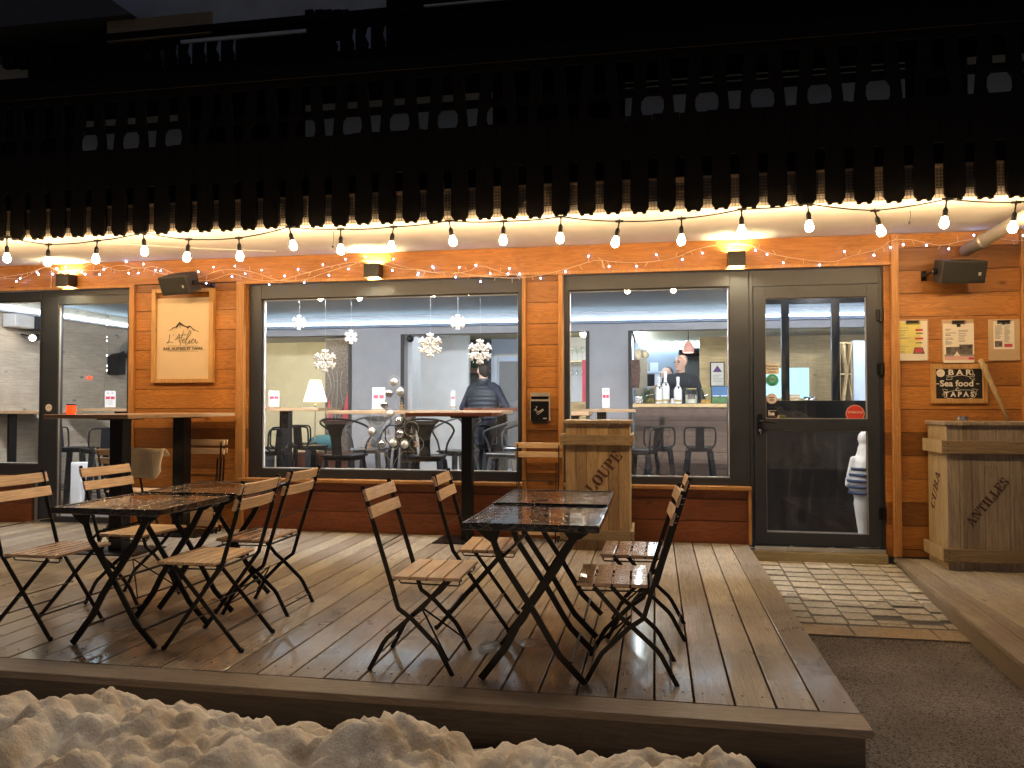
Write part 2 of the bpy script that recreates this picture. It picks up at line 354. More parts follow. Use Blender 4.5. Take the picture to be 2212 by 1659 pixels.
plain('sausage',(.10,.055,.04),.7,var=.5,scale=40,bump=.6); plain('asphalt_tar',(.05,.048,.045),.6)
plain('galvanised',(.42,.40,.36),.4,metal=.5,var=.2); plain('leaf_green',(.06,.1,.03),.7)
plain('gold_label',(.6,.48,.2),.3,metal=.6)
glow('bulb_glow',(1,.66,.33),310); glow('fairy_glow',(.30,.45,1),55); glow('led_or_fill_strip',(.66,.88,1),9); glow('fill_strip',(.95,.975,1),165); glow('led_warm',(1,.88,.6),70)
glow('lamp_slot',(1,.80,.42),320); glow('shade_glow',(1,.82,.48),3.2); glow('red_candle',(1,.045,.008),1.9); glow('bar_led',(.8,.93,1),36); glow('spot_glow',(1,.85,.6),25); glow('pendant_glow',(1,.75,.6),9); glow('tiny_white',(1,1,1),10)
glass('window_glass',smear=.02); glass('door_glass',smear=.05); glass('jar_glass',(.9,.95,.93),refl=1.6)
def droplet_top():
    m,t,p=nodes('wet_table')
    tc=N(t,'ShaderNodeTexCoord'); oi=N(t,'ShaderNodeObjectInfo'); n=N(t,'ShaderNodeTexNoise',noise_dimensions='4D'); n.inputs['Scale'].default_value=26; n.inputs['Detail'].default_value=3; n.inputs['Distortion'].default_value=.8
    L(t,tc.outputs['Object'],n.inputs['Vector']); L(t,math_(t,'MULTIPLY',oi.outputs['Random'],9),n.inputs['W'])
    n2=N(t,'ShaderNodeTexNoise',noise_dimensions='4D'); n2.inputs['Scale'].default_value=4.5; L(t,tc.outputs['Object'],n2.inputs['Vector']); L(t,math_(t,'MULTIPLY',oi.outputs['Random'],5),n2.inputs['W'])
    h=ramp(t,n.outputs[0],[(.46,g3(0)),(.56,g3(1))]); h=mixc(t,1.0,h,ramp(t,n2.outputs[0],[(.36,g3(0)),(.5,g3(1))]),'MULTIPLY')
    p.inputs['Base Color'].default_value=(.012,.010,.010,1); p.inputs['Roughness'].default_value=.1; p.inputs['Coat Weight'].default_value=1; p.inputs['Coat Roughness'].default_value=.03
    b=N(t,'ShaderNodeBump'); b.inputs['Strength'].default_value=.6; b.inputs['Distance'].default_value=.0035; L(t,h,b.inputs['Height']); L(t,b.outputs[0],p.inputs['Normal']); L(t,b.outputs[0],p.inputs['Coat Normal'])
droplet_top()
def wet_slat():
    m=wood('wet_slat',(.80,.53,.34),(.62,.40,.25),'y',rough=.22,world=False,bump=.12,coat=1,scl=1.6); t=m.node_tree; p=t.nodes['Principled BSDF']
    tc=N(t,'ShaderNodeTexCoord'); n=N(t,'ShaderNodeTexNoise'); n.inputs['Scale'].default_value=34; n.inputs['Detail'].default_value=3; L(t,tc.outputs['Object'],n.inputs[0])
    b=N(t,'ShaderNodeBump'); b.inputs['Strength'].default_value=.5; b.inputs['Distance'].default_value=.004; L(t,ramp(t,n.outputs[0],[(.48,g3(0)),(.55,g3(1))]),b.inputs['Height']); L(t,b.outputs[0],p.inputs['Coat Normal']); p.inputs['Coat Roughness'].default_value=.06
wet_slat()
def ground_mats():
    m,t,p=nodes('asphalt'); gp=N(t,'ShaderNodeNewGeometry'); v=N(t,'ShaderNodeTexVoronoi'); v.inputs['Scale'].default_value=150; L(t,gp.outputs['Position'],v.inputs[0])
    n=N(t,'ShaderNodeTexNoise'); n.inputs['Scale'].default_value=3; n.inputs['Detail'].default_value=8; L(t,gp.outputs['Position'],n.inputs[0])
    c=mixc(t,1.0,ramp(t,v.outputs['Color'],[(.1,(.12,.105,.095)),(.9,(.34,.30,.27))]),ramp(t,n.outputs[0],[(.3,g3(.6)),(.7,g3(1.1))]),'MULTIPLY'); L(t,c,p.inputs['Base Color'])
    L(t,ramp(t,v.outputs['Color'],[(.3,g3(.2)),(.8,g3(.6))]),p.inputs['Roughness'])
    b=N(t,'ShaderNodeBump'); b.inputs['Strength'].default_value=1; b.inputs['Distance'].default_value=.012; b.invert=True; L(t,v.outputs['Distance'],b.inputs['Height']); L(t,b.outputs[0],p.inputs['Normal'])
    for nm,c1,c2 in (('paver_stone',(.46,.43,.36),(.66,.62,.54)),('kerb_granite',(.42,.34,.24),(.55,.46,.36))):
        m,t,p=nodes(nm); gp=N(t,'ShaderNodeNewGeometry'); n=N(t,'ShaderNodeTexNoise'); n.inputs['Scale'].default_value=45; n.inputs['Detail'].default_value=6; L(t,gp.outputs['Position'],n.inputs[0])
        big=N(t,'ShaderNodeTexNoise'); big.inputs['Scale'].default_value=5; L(t,gp.outputs['Position'],big.inputs[0])
        col=mixc(t,.6,ramp(t,n.outputs[0],[(.35,c1),(.65,c2)]),ramp(t,big.outputs[0],[(.3,(.7,.68,.62)),(.7,(1.1,1.08,1.05))]),'MULTIPLY')
        sp=N(t,'ShaderNodeSeparateXYZ'); L(t,gp.outputs['Position'],sp.inputs[0])
        e=math_(t,'SUBTRACT',math_(t,'ADD',-1.0,math_(t,'MULTIPLY',math_(t,'SUBTRACT',big.outputs[0],.5),.6)),sp.outputs[1]); fac=ramp(t,e,[(0,g3(0)),(.12,g3(1))])
        L(t,mixc(t,fac,col,mixc(t,1.0,col,g3(.85),'MULTIPLY')),p.inputs['Base Color'])
        L(t,ramp(t,e,[(0,g3(.6)),(.12,g3(.2))]),p.inputs['Roughness'])
        b=N(t,'ShaderNodeBump'); b.inputs['Strength'].default_value=.5; b.inputs['Distance'].default_value=.006; L(t,n.outputs[0],b.inputs['Height']); L(t,b.outputs[0],p.inputs['Normal'])
    m,t,p=nodes('snow'); gp=N(t,'ShaderNodeNewGeometry'); n=N(t,'ShaderNodeTexNoise'); n.inputs['Scale'].default_value=6; n.inputs['Detail'].default_value=8; L(t,gp.outputs['Position'],n.inputs[0])
    L(t,ramp(t,n.outputs[0],[(.3,(.44,.34,.23)),(.46,(.68,.59,.47)),(.7,(.84,.79,.71))]),p.inputs['Base Color']); p.inputs['Roughness'].default_value=.55
    p.inputs['Subsurface Weight'].default_value=.5; p.inputs['Subsurface Radius'].default_value=(.02,.016,.012); p.inputs['Subsurface Scale'].default_value=1
    n2=N(t,'ShaderNodeTexNoise'); n2.inputs['Scale'].default_value=95; n2.inputs['Detail'].default_value=9; n2.inputs['Roughness'].default_value=.62; L(t,gp.outputs['Position'],n2.inputs[0])
    b=N(t,'ShaderNodeBump'); b.inputs['Strength'].default_value=.7; b.inputs['Distance'].default_value=.009; L(t,n2.outputs[0],b.inputs['Height']); L(t,b.outputs[0],p.inputs['Normal'])
ground_mats()
glow('hatch_glow',(.45,.92,1.0),.9)
plain('ice',(.35,.38,.40),.08,coat=1,bump=.6,bscale=30)
# ================================================================== GROUND
GZ=-.215
b=MB(); b.add([(-40,-40,GZ),(40,-40,GZ),(40,40,GZ),(-40,40,GZ)],[(0,1,2,3)]); tag(ob('ground',b,'asphalt',origin=(0,0,GZ)),'wet dark asphalt ground between the two decks','ground',kind='structure')
b=MB(); x=.60; y=-1.60
while x<2.3:
    wd=random.uniform(.175,.20); yy=-.045-random.uniform(0,.08)
    b.box((x+.004,yy,GZ-.02),(x+wd-.004,-.02,-.122))
    while yy>y+.02:
        h=min(random.uniform(.125,.17),yy-y); 
        if yy-h<y+.05: h=yy-y
        j=random.uniform(-.003,.003); b.box((x+.0045,yy-h+.004,GZ-.02),(x+wd-.0045,yy-.004,-.121+.05*(yy-h/2)+j)); yy-=h
    x+=wd
tag(ob('paving',b,'paver_stone',bev=.005),'grey rectangular stone pavers in front of the glass door','paving',kind='structure')
b=MB(); x=.60
for wd in (.54,.46,.5,.5): b.box((x+.004,y-.225,GZ-.03),(x+wd-.004,y-.006,-.203)); x+=wd
tag(ob('kerb',b,'kerb_granite',bev=.006),'row of long granite slabs between pavers and asphalt','kerb',kind='structure')
b=MB(); b.add([(.5,y-.22,-.2115),(2.35,y-.22,-.2115),(2.35,0,-.136),(.5,0,-.136)],[(0,1,2,3)]); tag(ob('paving_bed',b,'asphalt_tar'),'dark sand bed in the joints of the pavers','paving bed',kind='structure')
# main deck
dk=bpy.data.objects.new('terrace_deck',None); COL.objects.link(dk); dk.location=(-3,-1.8,GZ); tag(dk,'large weathered wooden deck the bistro tables stand on','deck',kind='structure')
b=MB(); x=.738; i=0
while x>-8.5:
    zz=random.uniform(-.0015,.0015); b.box((x-.1425,-3.6,-.03+zz),(x,-.035,zz))
    x-=.15; i+=1
ob('deck_boards',b,'deck_wood',dk,bev=.003)
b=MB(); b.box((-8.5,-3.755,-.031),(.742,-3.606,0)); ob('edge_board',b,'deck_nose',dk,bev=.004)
b=MB(); b.box((-8.5,-3.735,GZ),(.72,-3.705,-.032)); ob('fascia',b,'fascia_wood_shaded',dk,bev=.003); b=MB(); b.box((.69,-3.70,GZ),(.72,-.04,-.032)); ob('fascia',b,'fascia_wood_shaded',dk,bev=.003)
b=MB()
for xx in [.3-.45*k for k in range(18)]: b.box((xx,-3.7,-.17),(xx+.045,-.1,-.04))
ob('joist',b,'anthracite_dark',dk)
b=MB(); x=.738
while x>-5:
    for yy in (-3.5,-2.3,-.9): 
        for q in (.035,.11): b.lathe([(.0035,0),(.0035,.0022)],(x-q,yy,.0005),6)
    x-=.15
ob('screws',b,'anthracite_dark',dk)
# right deck: slightly skewed edge
rd=bpy.data.objects.new('side_deck',None); COL.objects.link(rd); rd.location=(2.6,-1.5,GZ); tag(rd,'smaller wooden deck on the right under the big crate','deck',kind='structure')
RZ=-.07; E0=Vector((1.84,-.03,RZ)); E1=Vector((1.60,-3.9,RZ)); dirE=(E1-E0).normalized(); nr=Vector((-dirE.y,dirE.x,0))
if nr.x<0: nr=-nr
b=MB(); x=0
for k in range(14):
    wd=.14; o0=E0+nr*(x+.003); o1=E0+nr*(x+wd-.003); p=[o0,o1,o1+dirE*4.0,o0+dirE*4.0]; z=random.uniform(-.001,.001)
    b.add([(q.x,min(q.y,-.03) if i<2 else q.y,RZ+z) for i,q in enumerate(p)]+[(q.x,min(q.y,-.03) if i<2 else q.y,RZ-.03) for i,q in enumerate(p)],[(0,1,2,3),(7,6,5,4),(0,4,5,1),(1,5,6,2),(2,6,7,3),(3,7,4,0)]); x+=wd
ob('deck_boards',b,'deck_wood',rd,bev=.003)
b=MB(); q=[E0+nr*.02,E0+nr*.05,E0+nr*.05+dirE*4,E0+nr*.02+dirE*4]; b.add([(v.x,v.y,RZ-.031) for v in q]+[(v.x,v.y,GZ) for v in q],[(0,1,2,3),(7,6,5,4),(0,4,5,1),(1,5,6,2),(2,6,7,3),(3,7,4,0)]); ob('fascia',b,'deck_nose',rd)
# snow
def snow_patch(name,x0,x1,y0,y1,step,hf,label):
    nx=int((x1-x0)/step); ny=int((y1-y0)/step); vs=[]; fs=[]
    for j in range(ny+1):
        for i in range(nx+1):
            X=x0+i*step; Y=y0+j*step; vs.append((X,Y,hf(X,Y)))
    for j in range(ny):
        for i in range(nx):
            a=j*(nx+1)+i; fs.append((a,a+1,a+nx+2,a+nx+1))
    b=MB(); b.add(vs,fs); return tag(ob(name,b,'snow',smooth=True),label,'snow',kind='structure')
def crest(px):
    P=[(-400,1500),(0,1530),(70,1520),(135,1478),(175,1535),(330,1545),(430,1580),(510,1545),(590,1548),(640,1610),(700,1585),(845,1553),(880,1585),(960,1605),(1080,1625),(1170,1600),(1300,1598),(1360,1590),(1420,1625),(1620,1668),(1800,1760),(2300,2000)]
    for (a,b_),(c,d) in zip(P,P[1:]):
        if a<=px<=c: return b_+(d-b_)*(px-a)/(c-a)
    return 2000
YC=-4.72
def crestz1(X):
    d=(X-CAM[0],YC-CAM[1]); a=d[0]*math.cos(YAW)+d[1]*math.sin(YAW); bb=-d[0]*math.sin(YAW)+d[1]*math.cos(YAW)
    px=1106+FPX*a/bb; return at(px,crest(px),Y=YC).z
_cz={}
def crestz(X):
    k=round(X,3)
    if k not in _cz: _cz[k]=sum(crestz1(X+q*.03)*w_ for q,w_ in ((-2,.12),(-1,.23),(0,.3),(1,.23),(2,.12)))
    return _cz[k]
def bill(p,n):
    s=0;a=1
    for k in range(n): s+=a*abs(noise.noise(p)); p=p*2.1+Vector((3.1,1.7,5.3)); a*=.52
    return s
def clod(p):
    d=noise.voronoi(p)[0][0]; return math.sqrt(max(0,1-min(1,d*1.25)**2))
def hsnow(X,Y):
    wx=.05*noise.noise(Vector((X*6,Y*6,8))); wy=.05*noise.noise(Vector((X*6,Y*6,3)))
    yc=YC+.10*noise.noise(Vector((X*1.7,.5,.2)))
    c=crestz(X); d=Y-yc
    if d>0: f=math.sqrt(max(0,1-(d/.48)**2))
    else: f=max(.30,1-(-d/2.0)**1.6)
    base=GZ+(c-GZ-.165-.05*max(0,min(1,(X+2)/2)))*f
    P=Vector((X+wx,Y+wy,.4))
    h=.085*clod(P*4.6)+.062*clod(P*9.5)+.034*clod(P*20)+.016*noise.noise(P*40)+.05*noise.noise(P*2.5)
    z=base+h*(.30+.70*f)
    if d>.25: z=max(z,GZ+.03+.035*clod(P*6)+.04*noise.noise(Vector((X*2,Y*2,4))))
    return max(z,GZ-.03)
snow_patch('snow',-3.9,1.0,-6.30,-3.80,.0125,hsnow,'lumpy dirty snow bank piled along the front of the deck')
def hback(X,Y):
    d=abs(Y+12.2)/1.5; f=max(0,1-d*d); return GZ-.05+f*(.95+.5*noise.noise(Vector((X*.5,Y*.5,2)))+.35*bill(Vector((X*1.4,Y*1.4,1)),4))
snow_patch('snow',-12,7,-13.8,-10.6,.08,hback,'high snow bank across the street behind the viewpoint')
# ================================================================== BUILDING
B=thing('restaurant_building',(0,0,GZ),'timber clad chalet restaurant with lit windows and dark carved balcony above','building')
YF=-.03   # cladding face
def cladding(name,x0,x1,z0,z1,mat='cedar',y=YF):
    b=MB(); k=math.floor(z0/.183)
    while k*.183<z1:
        a=max(z0,k*.183+.0025); c=min(z1,(k+1)*.183-.0025)
        if c-a>.004: b.box((x0,y,a),(x1,y+.02,c))
        k+=1
    b.m=1; b.box((x0,y+.0215,z0),(x1,y+.045,z1)); return ob(name,b,[mat,'ink'],B,bev=.0)
# wall cores behind cladding so nothing leaks
def core(x0,x1,z0,z1): return (x0,.016,z0),(x1,.16,z1)
b=MB()
for a in ((-8.6,-6.33,-.2,.43),(-6.33,-5.93,-.2,.43),(-4.83,-3.70,-.2,2.26),(-3.70,-1.12,-.2,.44),(-1.12,-.765,-.2,2.26),(-.765,.765,-.2,.44),(1.83,4.5,-.2,2.5),(-8.6,1.83,2.26,2.5)): b.box(*core(*a))
ob('wall_core',b,'grey_paint',B)
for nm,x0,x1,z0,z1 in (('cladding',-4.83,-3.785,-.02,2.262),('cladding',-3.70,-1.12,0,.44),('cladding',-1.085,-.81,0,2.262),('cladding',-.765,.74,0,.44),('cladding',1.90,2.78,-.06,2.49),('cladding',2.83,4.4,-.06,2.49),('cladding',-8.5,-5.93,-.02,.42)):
    cladding(nm,x0,x1,z0,z1,'cedar_red_dim' if z1<.5 else 'cedar')
b=MB(); b.box((-8.5,-.036,2.272),(1.842,.015,2.492)); ob('fascia_board',b,'cedar_wide',B,bev=.002)
b=MB()
b.box((-8.5,-.062,2.243),(-4.83,-.012,2.27)); b.box((-4.88,-.06,0),(-4.832,-.012,2.242))
b.box((-3.783,-.062,2.243),(1.842,-.012,2.27)); b.box((-3.783,-.06,0),(-3.705,-.012,2.242))
b.box((-1.12,-.06,0.02),(-1.086,-.012,2.242)); b.box((-.808,-.06,0.02),(-.768,-.012,2.242))
b.box((1.845,-.066,-.06),(1.899,-.012,2.49)); b.box((2.782,-.062,-.06),(2.828,-.012,2.49))
b.box((.741,-.06,.0),(.766,-.012,.4399)); ob('corner_trim',b,'trim_wood',B,bev=.003)
b=MB(); b.box((-3.74,-.085,.4405),(-1.122,.02,.468)); b.box((-.766,-.085,.4405),(.766,.02,.468)); b.box((-8.5,-.085,.4205),(-5.93,.02,.445)); ob('window_sill',b,'trim_wood',B,bev=.004)
# reveals (side boards)
b=MB(); b.box((-3.704,-.011,.47),(-3.692,.12,2.242)); b.box((1.80,-.011,-.06),(1.843,.12,2.242)); ob('reveal',b,'cedar',B)
# windows -----------------------------------------------------------
def frame(mb,x0,x1,z0,z1,l,r,t_,bo,y0=.02,y1=.09):
    mb.box((x0,y0,z0),(x0+l,y1,z1)); mb.box((x1-r,y0,z0),(x1,y1,z1)); mb.box((x0+l,y0,z1-t_),(x1-r,y1,z1)); mb.box((x0+l,y0,z0),(x1-r,y1,z0+bo))
def window(x0,x1,z0,z1,px0,px1,pz0,pz1,name='window',mat='window_glass'):
    b=MB(); frame(b,x0,x1,z0,z1,px0-x0,x1-px1,z1-pz1,pz0-z0); o=ob(name,b,'anthracite',B,bev=.002)
    b=MB(); b.box((px0,.052,pz0),(px1,.058,pz1)); b.v=[(x,y-(z-1.3)*.0077,z) for x,y,z in b.v]; ob('pane',b,mat,o)
    b=MB(); e=.006; frame(b,px0,px1,pz0,pz1,e,e,e,e,.035,.0515); ob('gasket',b,'rubber_black',o)
    b=MB(); frame(b,px0+.001,px1-.001,pz0+.001,pz1-.001,.012,.012,.012,.012,.06,.089); ob('glazing_bead',b,'white_plastic',o)
    return o
window(-3.69,-1.125,.47,2.242,-3.575,-1.165,.545,2.112)
window(-.765,.765,.47,2.242,-.728,.612,.523,2.118)
window(-8.5,-5.90,.446,2.242,-8.3,-5.905-.0,.555,2.155)
# doors -------------------------------------------------------------
def door(x0,x1,z0,z1,leaf,panes,label):
    b=MB(); frame(b,x0,x1,z0,z1,leaf[0]-x0-.004,x1-leaf[1]-.004,z1-leaf[3]-.004,.02); o=ob('door_frame',b,'anthracite',B,bev=.002)
    d=MB(); X0,X1,Z0,Z1=leaf; y0,y1=.005,.075; ps=sorted(panes,key=lambda q:q[2])
    d.box((X0,y0,Z0),(ps[0][0],y1,Z1)); d.box((ps[0][1],y0,Z0),(X1,y1,Z1)); zc=Z0
    for p in ps: d.box((p[0],y0,zc),(p[1],y1,p[2])); zc=p[3]
    d.box((ps[0][0],y0,zc),(ps[0][1],y1,Z1)); lf=ob('door',d,'anthracite',B,bev=.002); tag(lf,label)
    for p in panes:
        g=MB(); g.box((p[0],.038,p[2]),(p[1],.044,p[3])); ob('pane',g,'door_glass',lf)
        g=MB(); frame(g,p[0],p[1],p[2],p[3],.005,.005,.005,.005,.02,.0375); ob('gasket',g,'grey_plastic',lf)
    return lf
D1=door(.768,1.797,-.03,2.242,(.80,1.765,.0,2.105),[(.892,1.674,.098,.925),(.892,1.674,1.02,2.005)],'entrance door with dark lower pane and stickered upper pane')
D0=door(-5.90,-4.882,-.02,2.242,(-5.86,-4.915,.01,2.19),[(-5.69,-4.94,.06,2.108)],'full glass terrace door behind the high table')
b=MB(); b.box((.79,-.03,-.045),(1.79,.06,-.008)); b.box((-5.88,-.03,-.001),(-4.9,.06,.012)); ob('door_sill_plate',b,'silver',B,bev=.002)
b=MB(); b.box((.775,-.06,GZ),(1.80,.05,-.048)); ob('threshold',b,'threshold_wood',B,bev=.008)
b=MB(); b.box((.822,-.006,.90),(.862,.004,1.06)); b.tube([(.842,-.005,1.0),(.842,-.05,1.0),(.86,-.058,.999),(.955,-.055,.99)],.0095,8); ob('handle',b,'black_steel',D1,bev=.001,smooth=False)
b=MB(); b.lathe([(.012,0),(.012,.012)],(.842,-.006,.925),12,Matrix.Rotation(R(90),3,'X')); b.box((.839,-.045,.895),(.845,-.015,.925)); ob('key',b,'silver',D1)
for zz in (1.85,1.42,.27): b=MB(); b.lathe([(.013,-.05),(.013,.05)],(1.782,-.012,zz),10); b.box((1.745,-.004,zz-.045),(1.79,.004,zz+.045)); ob('hinge',b,'black_metal',D1)
for zz in (1.95,1.05,.3): b=MB(); b.lathe([(.012,-.045),(.012,.045)],(-4.898,-.012,zz),10); ob('hinge',b,'black_metal',D0)
# door stickers
def disc(c,r,mat,name,parent,y=.036,seg=28,th=.0012):
    b=MB(); b.prism([(r*math.cos(2*math.pi*k/seg),r*math.sin(2*math.pi*k/seg)) for k in range(seg)],(c[0],y,c[1]),(1,0,0),(0,0,1),th); return ob(name,b,mat,parent)
SX=.948
b=MB(); b.box((SX-.055,.0355,1.385),(SX+.055,.0365,1.47)); st=ob('sticker',b,'paper',D1); tag(st,'cream rectangular award sticker above the green disc')
for k,(s_,zz) in enumerate((('Tripadvisor',1.452),("Travellers'",1.428),('Choice',1.404))): text('lettering',s_,.022,(SX,.035,zz),'ink',st,bold=.0004)
st=disc((SX,1.335),.052,'teal_pale','sticker',D1); tag(st,'round green award sticker'); disc((SX,1.338),.044,'teal_sticker','ring',st,y=.0345); disc((SX,1.343),.026,'teal_pale','ring',st,y=.033)
b=MB()
for q in (-1,1): b.tube([(SX+q*.011+.0085*math.cos(a),.0305,1.343+.0085*math.sin(a)) for a in [2*math.pi*k/12 for k in range(12)]],.0017,5,closed=True)
b.box((SX-.016,.030,1.299),(SX+.016,.031,1.304)); ob('emblem',b,'ink',st)
st=disc((SX-.006,1.185),.044,'pink_sticker','sticker',D1); tag(st,'round pink sticker with purple writing'); disc((SX-.006,1.185),.037,'paper','ring',st,y=.0345)
b=MB()
for zz,xs in ((1.193,(-.024,.018)),(1.173,(-.017,.018))):
    pts=[(SX-.006+xs[0]+(xs[1]-xs[0])*k/14,.033,zz+.006*math.sin(k*2.4)) for k in range(15)]; b.tube(pts,.003,5)
ob('scribble',b,'purple_ink',st)
st=disc((SX-.006,1.062),.050,'black_sticker','sticker',D1); tag(st,'round black sticker with the letters he'); text('lettering','he',.05,(SX-.01,.0345,1.062),'white_plastic',st,bold=.0025)
b=MB(); b.box((SX-.035,.0345,1.085),(SX+.028,.0352,1.088)); b.box((SX-.033,.0345,1.034),(SX+.026,.0352,1.037)); ob('line',b,'white_plastic',st)
st=disc((1.585,1.062),.072,'menu_pink','sticker',D1); tag(st,'large round red sticker on the right'); disc((1.585,1.062),.066,'red_sticker','ring',st,y=.0345)
text('lettering','ETHIBOX.fr',.023,(1.585,.0325,1.073),'menu_pink',st,bold=.0012)
b=MB(); b.box((SX-.05,.0352,1.022),(SX+.10,.0365,1.058+.012-.02)); 
st=ob('sticker',b,'kraft',D1); tag(st,'small brown pull label reading TIREZ at the bottom left'); b=MB(); b.box((SX+.055,.034,1.024),(SX+.098,.0348,1.048)); ob('patch',b,'leaf_green',st)
text('lettering','TIREZ',.026,(SX-.005,.0345,1.036),'ink',st,bold=.002)
st=disc((-5.78,1.107),.036,'paper','sticker',D0,y=.003); tag(st,'small round pale sticker on the door stile'); b=MB(); b.tube([(-5.80,.0015,1.10),(-5.785,.0015,1.122),(-5.775,.0015,1.108),(-5.768,.0015,1.116),(-5.757,.0015,1.10)],.0014,5); ob('emblem',b,'ink',st)
# soffit
b=MB(); b.box((-8.8,-1.12,2.495),(4.6,.016,2.56)); ob('soffit',b,'plaster',B)
b=MB(); b.box((-8.8,-1.125,2.56),(4.6,3.6,2.70)); b.box((1.83,.016,2.5),(4.6,3.6,2.558)); ob('floor_slab',b,'dark_grey_paint',B)
b=MB(); b.tube([(-4.6,-.9,2.4925),(-4.0,-.55,2.4925),(-3.3,-.25,2.4925)],.004,5); ob('soffit_crack_strip',b,'plaster',B)
# balcony -----------------------------------------------------------
BY=-1.165; BZ=2.485; PITCH=.185; TOP=1.14
def gapw(kind,z):
    def lerp(T):
        for (a,p),(c,q) in zip(T,T[1:]):
            if a<=z<=c: return p+(q-p)*(z-a)/(c-a+1e-9)
        return T[-1][1]
    S0=[(0,.050),(.012,.040),(.03,.0285),(.27,.0285),(.30,.036),(.34,.034),(.37,.028),(.372,.001)]
    if z<=.372: return lerp(S0)
    if kind==0: T=[(.372,.001),(.679,.001),(.68,.034),(1.07,.069),(1.071,.001),(2,.001)]
    else: T=[(.372,.001),(.679,.001),(.68,.066),(.72,.080),(.78,.076),(.812,.052),(.83,.030),(.838,.024),(.845,.045),(1.07,.036),(1.071,.001),(2,.001)]
    return lerp(T)
zs=[0,.012,.03,.15,.27,.30,.34,.37,.372,.5,.679,.68,.72,.75,.78,.812,.83,.838,.845,.95,1.07,1.071,TOP]
b=MB(); i0=-38; n=0
for k in range(-38,26):
    xc=-1.58+PITCH*k
    left=[(xc-PITCH/2+gapw(k%2,z),z) for z in zs]; right=[(xc+PITCH/2-gapw((k+1)%2,z),z) for z in zs]
    jit=random.uniform(-.004,.004)
    for s_,(q0,q1) in enumerate(zip(range(len(zs)-1),range(1,len(zs)))):
        pts=[left[q0],right[q0],right[q1],left[q1]]
        dy=.0004*(k%3)
        b.prism(pts,(0,BY+dy,BZ+jit),(1,0,0),(0,0,1),-.024)
    # scalloped foot: two lobes
    for q in (-.032,.032):
        b.prism([(xc+q+.017*math.cos(a),-.012*math.sin(a)) for a in [math.pi*m/8 for m in range(9)]][::-1],(0,BY+.0003,BZ+jit-.0005),(1,0,0),(0,0,1),-.023)
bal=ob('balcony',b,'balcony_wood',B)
b=MB(); b.box((-8.8,-1.19,BZ+TOP-.02),(3.2,-1.20+.0,BZ+TOP+.05)); b.box((-8.8,-1.20,BZ+TOP+.05),(3.2,-1.10,BZ+TOP+.08)); b.box((-8.8,-1.139,BZ+.83),(3.2,-1.10,BZ+.88)); ob('hand_rail',b,'balcony_wood',bal)
b=MB(); b.box((-8.8,-1.139,BZ+.42),(3.2,-1.11,BZ+.434)); b.box((-8.8,-1.139,BZ+.215),(3.2,-1.11,BZ+.235)); ob('ledge',b,'batten_wood',bal)
b=MB()
for k in range(420): 
    x=-6.6+k*.022; 
    if x<2.9: b.box((x,-1.128,BZ+.01),(x+.003,-1.125,BZ+.214))
for k in range(9): b.box((-6.6,-1.1315,BZ+.015+k*.0235),(2.9,-1.1285,BZ+.018+k*.0235))
ob('wire_mesh',b,'batten_wood',bal)
# set-back upper storey
UY=3.4
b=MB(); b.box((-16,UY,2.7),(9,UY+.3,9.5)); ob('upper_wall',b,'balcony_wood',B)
def patch(px0,px1,py0,py1,Y=UY-.03,mat='dim_plaster',nm='plaster_panel'):
    a=at(px0,(py0+py1)/2,Y=Y).x; c=at(px1,(py0+py1)/2,Y=Y).x; z1=at((px0+px1)/2,py0,Y=Y).z; z0=at((px0+px1)/2,py1,Y=Y).z
    b=MB(); b.box((a,Y,z0),(c,Y+.028,z1)); return ob(nm,b,mat,B)
patch(660,1064,150,330); patch(1350,1955,95,245); patch(175,400,215,345); patch(2090,2212,70,200)
b=MB()
for (p0,p1,py) in ((1350,1955,176),(1350,1955,188),(660,1064,190),(660,1064,205)):
    a=at(p0,py,Y=UY-.06); c=at(p1,py,Y=UY-.06); b.box((a.x,UY-.06,a.z),(c.x,UY-.035,a.z+.04))
ob('shutter_bar',b,'balcony_wood',B)
# second balcony, set back
Y2=2.35; zb=at(700,128,Y=Y2).z; zt=at(700,58,Y=Y2).z
b=MB(); k=0; x=-8.2
while x<6:
    g=.035+.02*(k%2)
    pts=[(x,0),(x+.20-g,0),(x+.20-g*.6,.10),(x+.20-g*1.5,.2),(x+.20-g,.30),(x+.2-.004,.31),(x+.2-.004,.5),(x,.5)]
    vis=(-6.75<x<-5.2) or (-4.15<x<-2.9)
    if not vis: pts=[(x,0),(x+.198,0),(x+.198,.5),(x,.5)]
    b.prism(pts,(0,Y2,zb+.06),(1,0,0),(0,0,1),-.03); x+=.2; k+=1
ub=ob('upper_balcony',b,'balcony_wood',B)
b=MB(); b.box((-9,Y2-.08,zb-.14),(6,UY,zb+.05)); b.box((-9,Y2-.06,zt+.05),(6,Y2+.1,zt+.14)); ob('beam',b,'balcony_wood',ub)
b=MB(); a=at(390,90,Y=Y2-.1); c=at(660,78,Y=Y2-.1); b.box((a.x,Y2-.1,a.z-.02),(c.x,Y2-.07,a.z+.02)); a=at(1000,6,Y=Y2-.1); b.box((-2.7,Y2-.1,a.z),(-1.2,Y2-.07,a.z+.02)); ob('rail_cap',b,'dim_plaster',ub)
b=MB(); b.box((-9,UY-.04,zb+.0),(-4.9,UY-.01,zb+.5)); b.box((-4.3,UY-.04,zb),(-2.7,UY-.01,zb+.5)); ob('plaster_panel',b,'dim_plaster',B)
zz=zt+.14
b=MB(); b.box((-12,UY-.045,zz-.2),(-3.55,UY-.012,9)); ob('gable_wall',b,'dim_plaster',B)
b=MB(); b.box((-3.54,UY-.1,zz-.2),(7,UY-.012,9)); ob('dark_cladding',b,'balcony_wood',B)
b=MB()
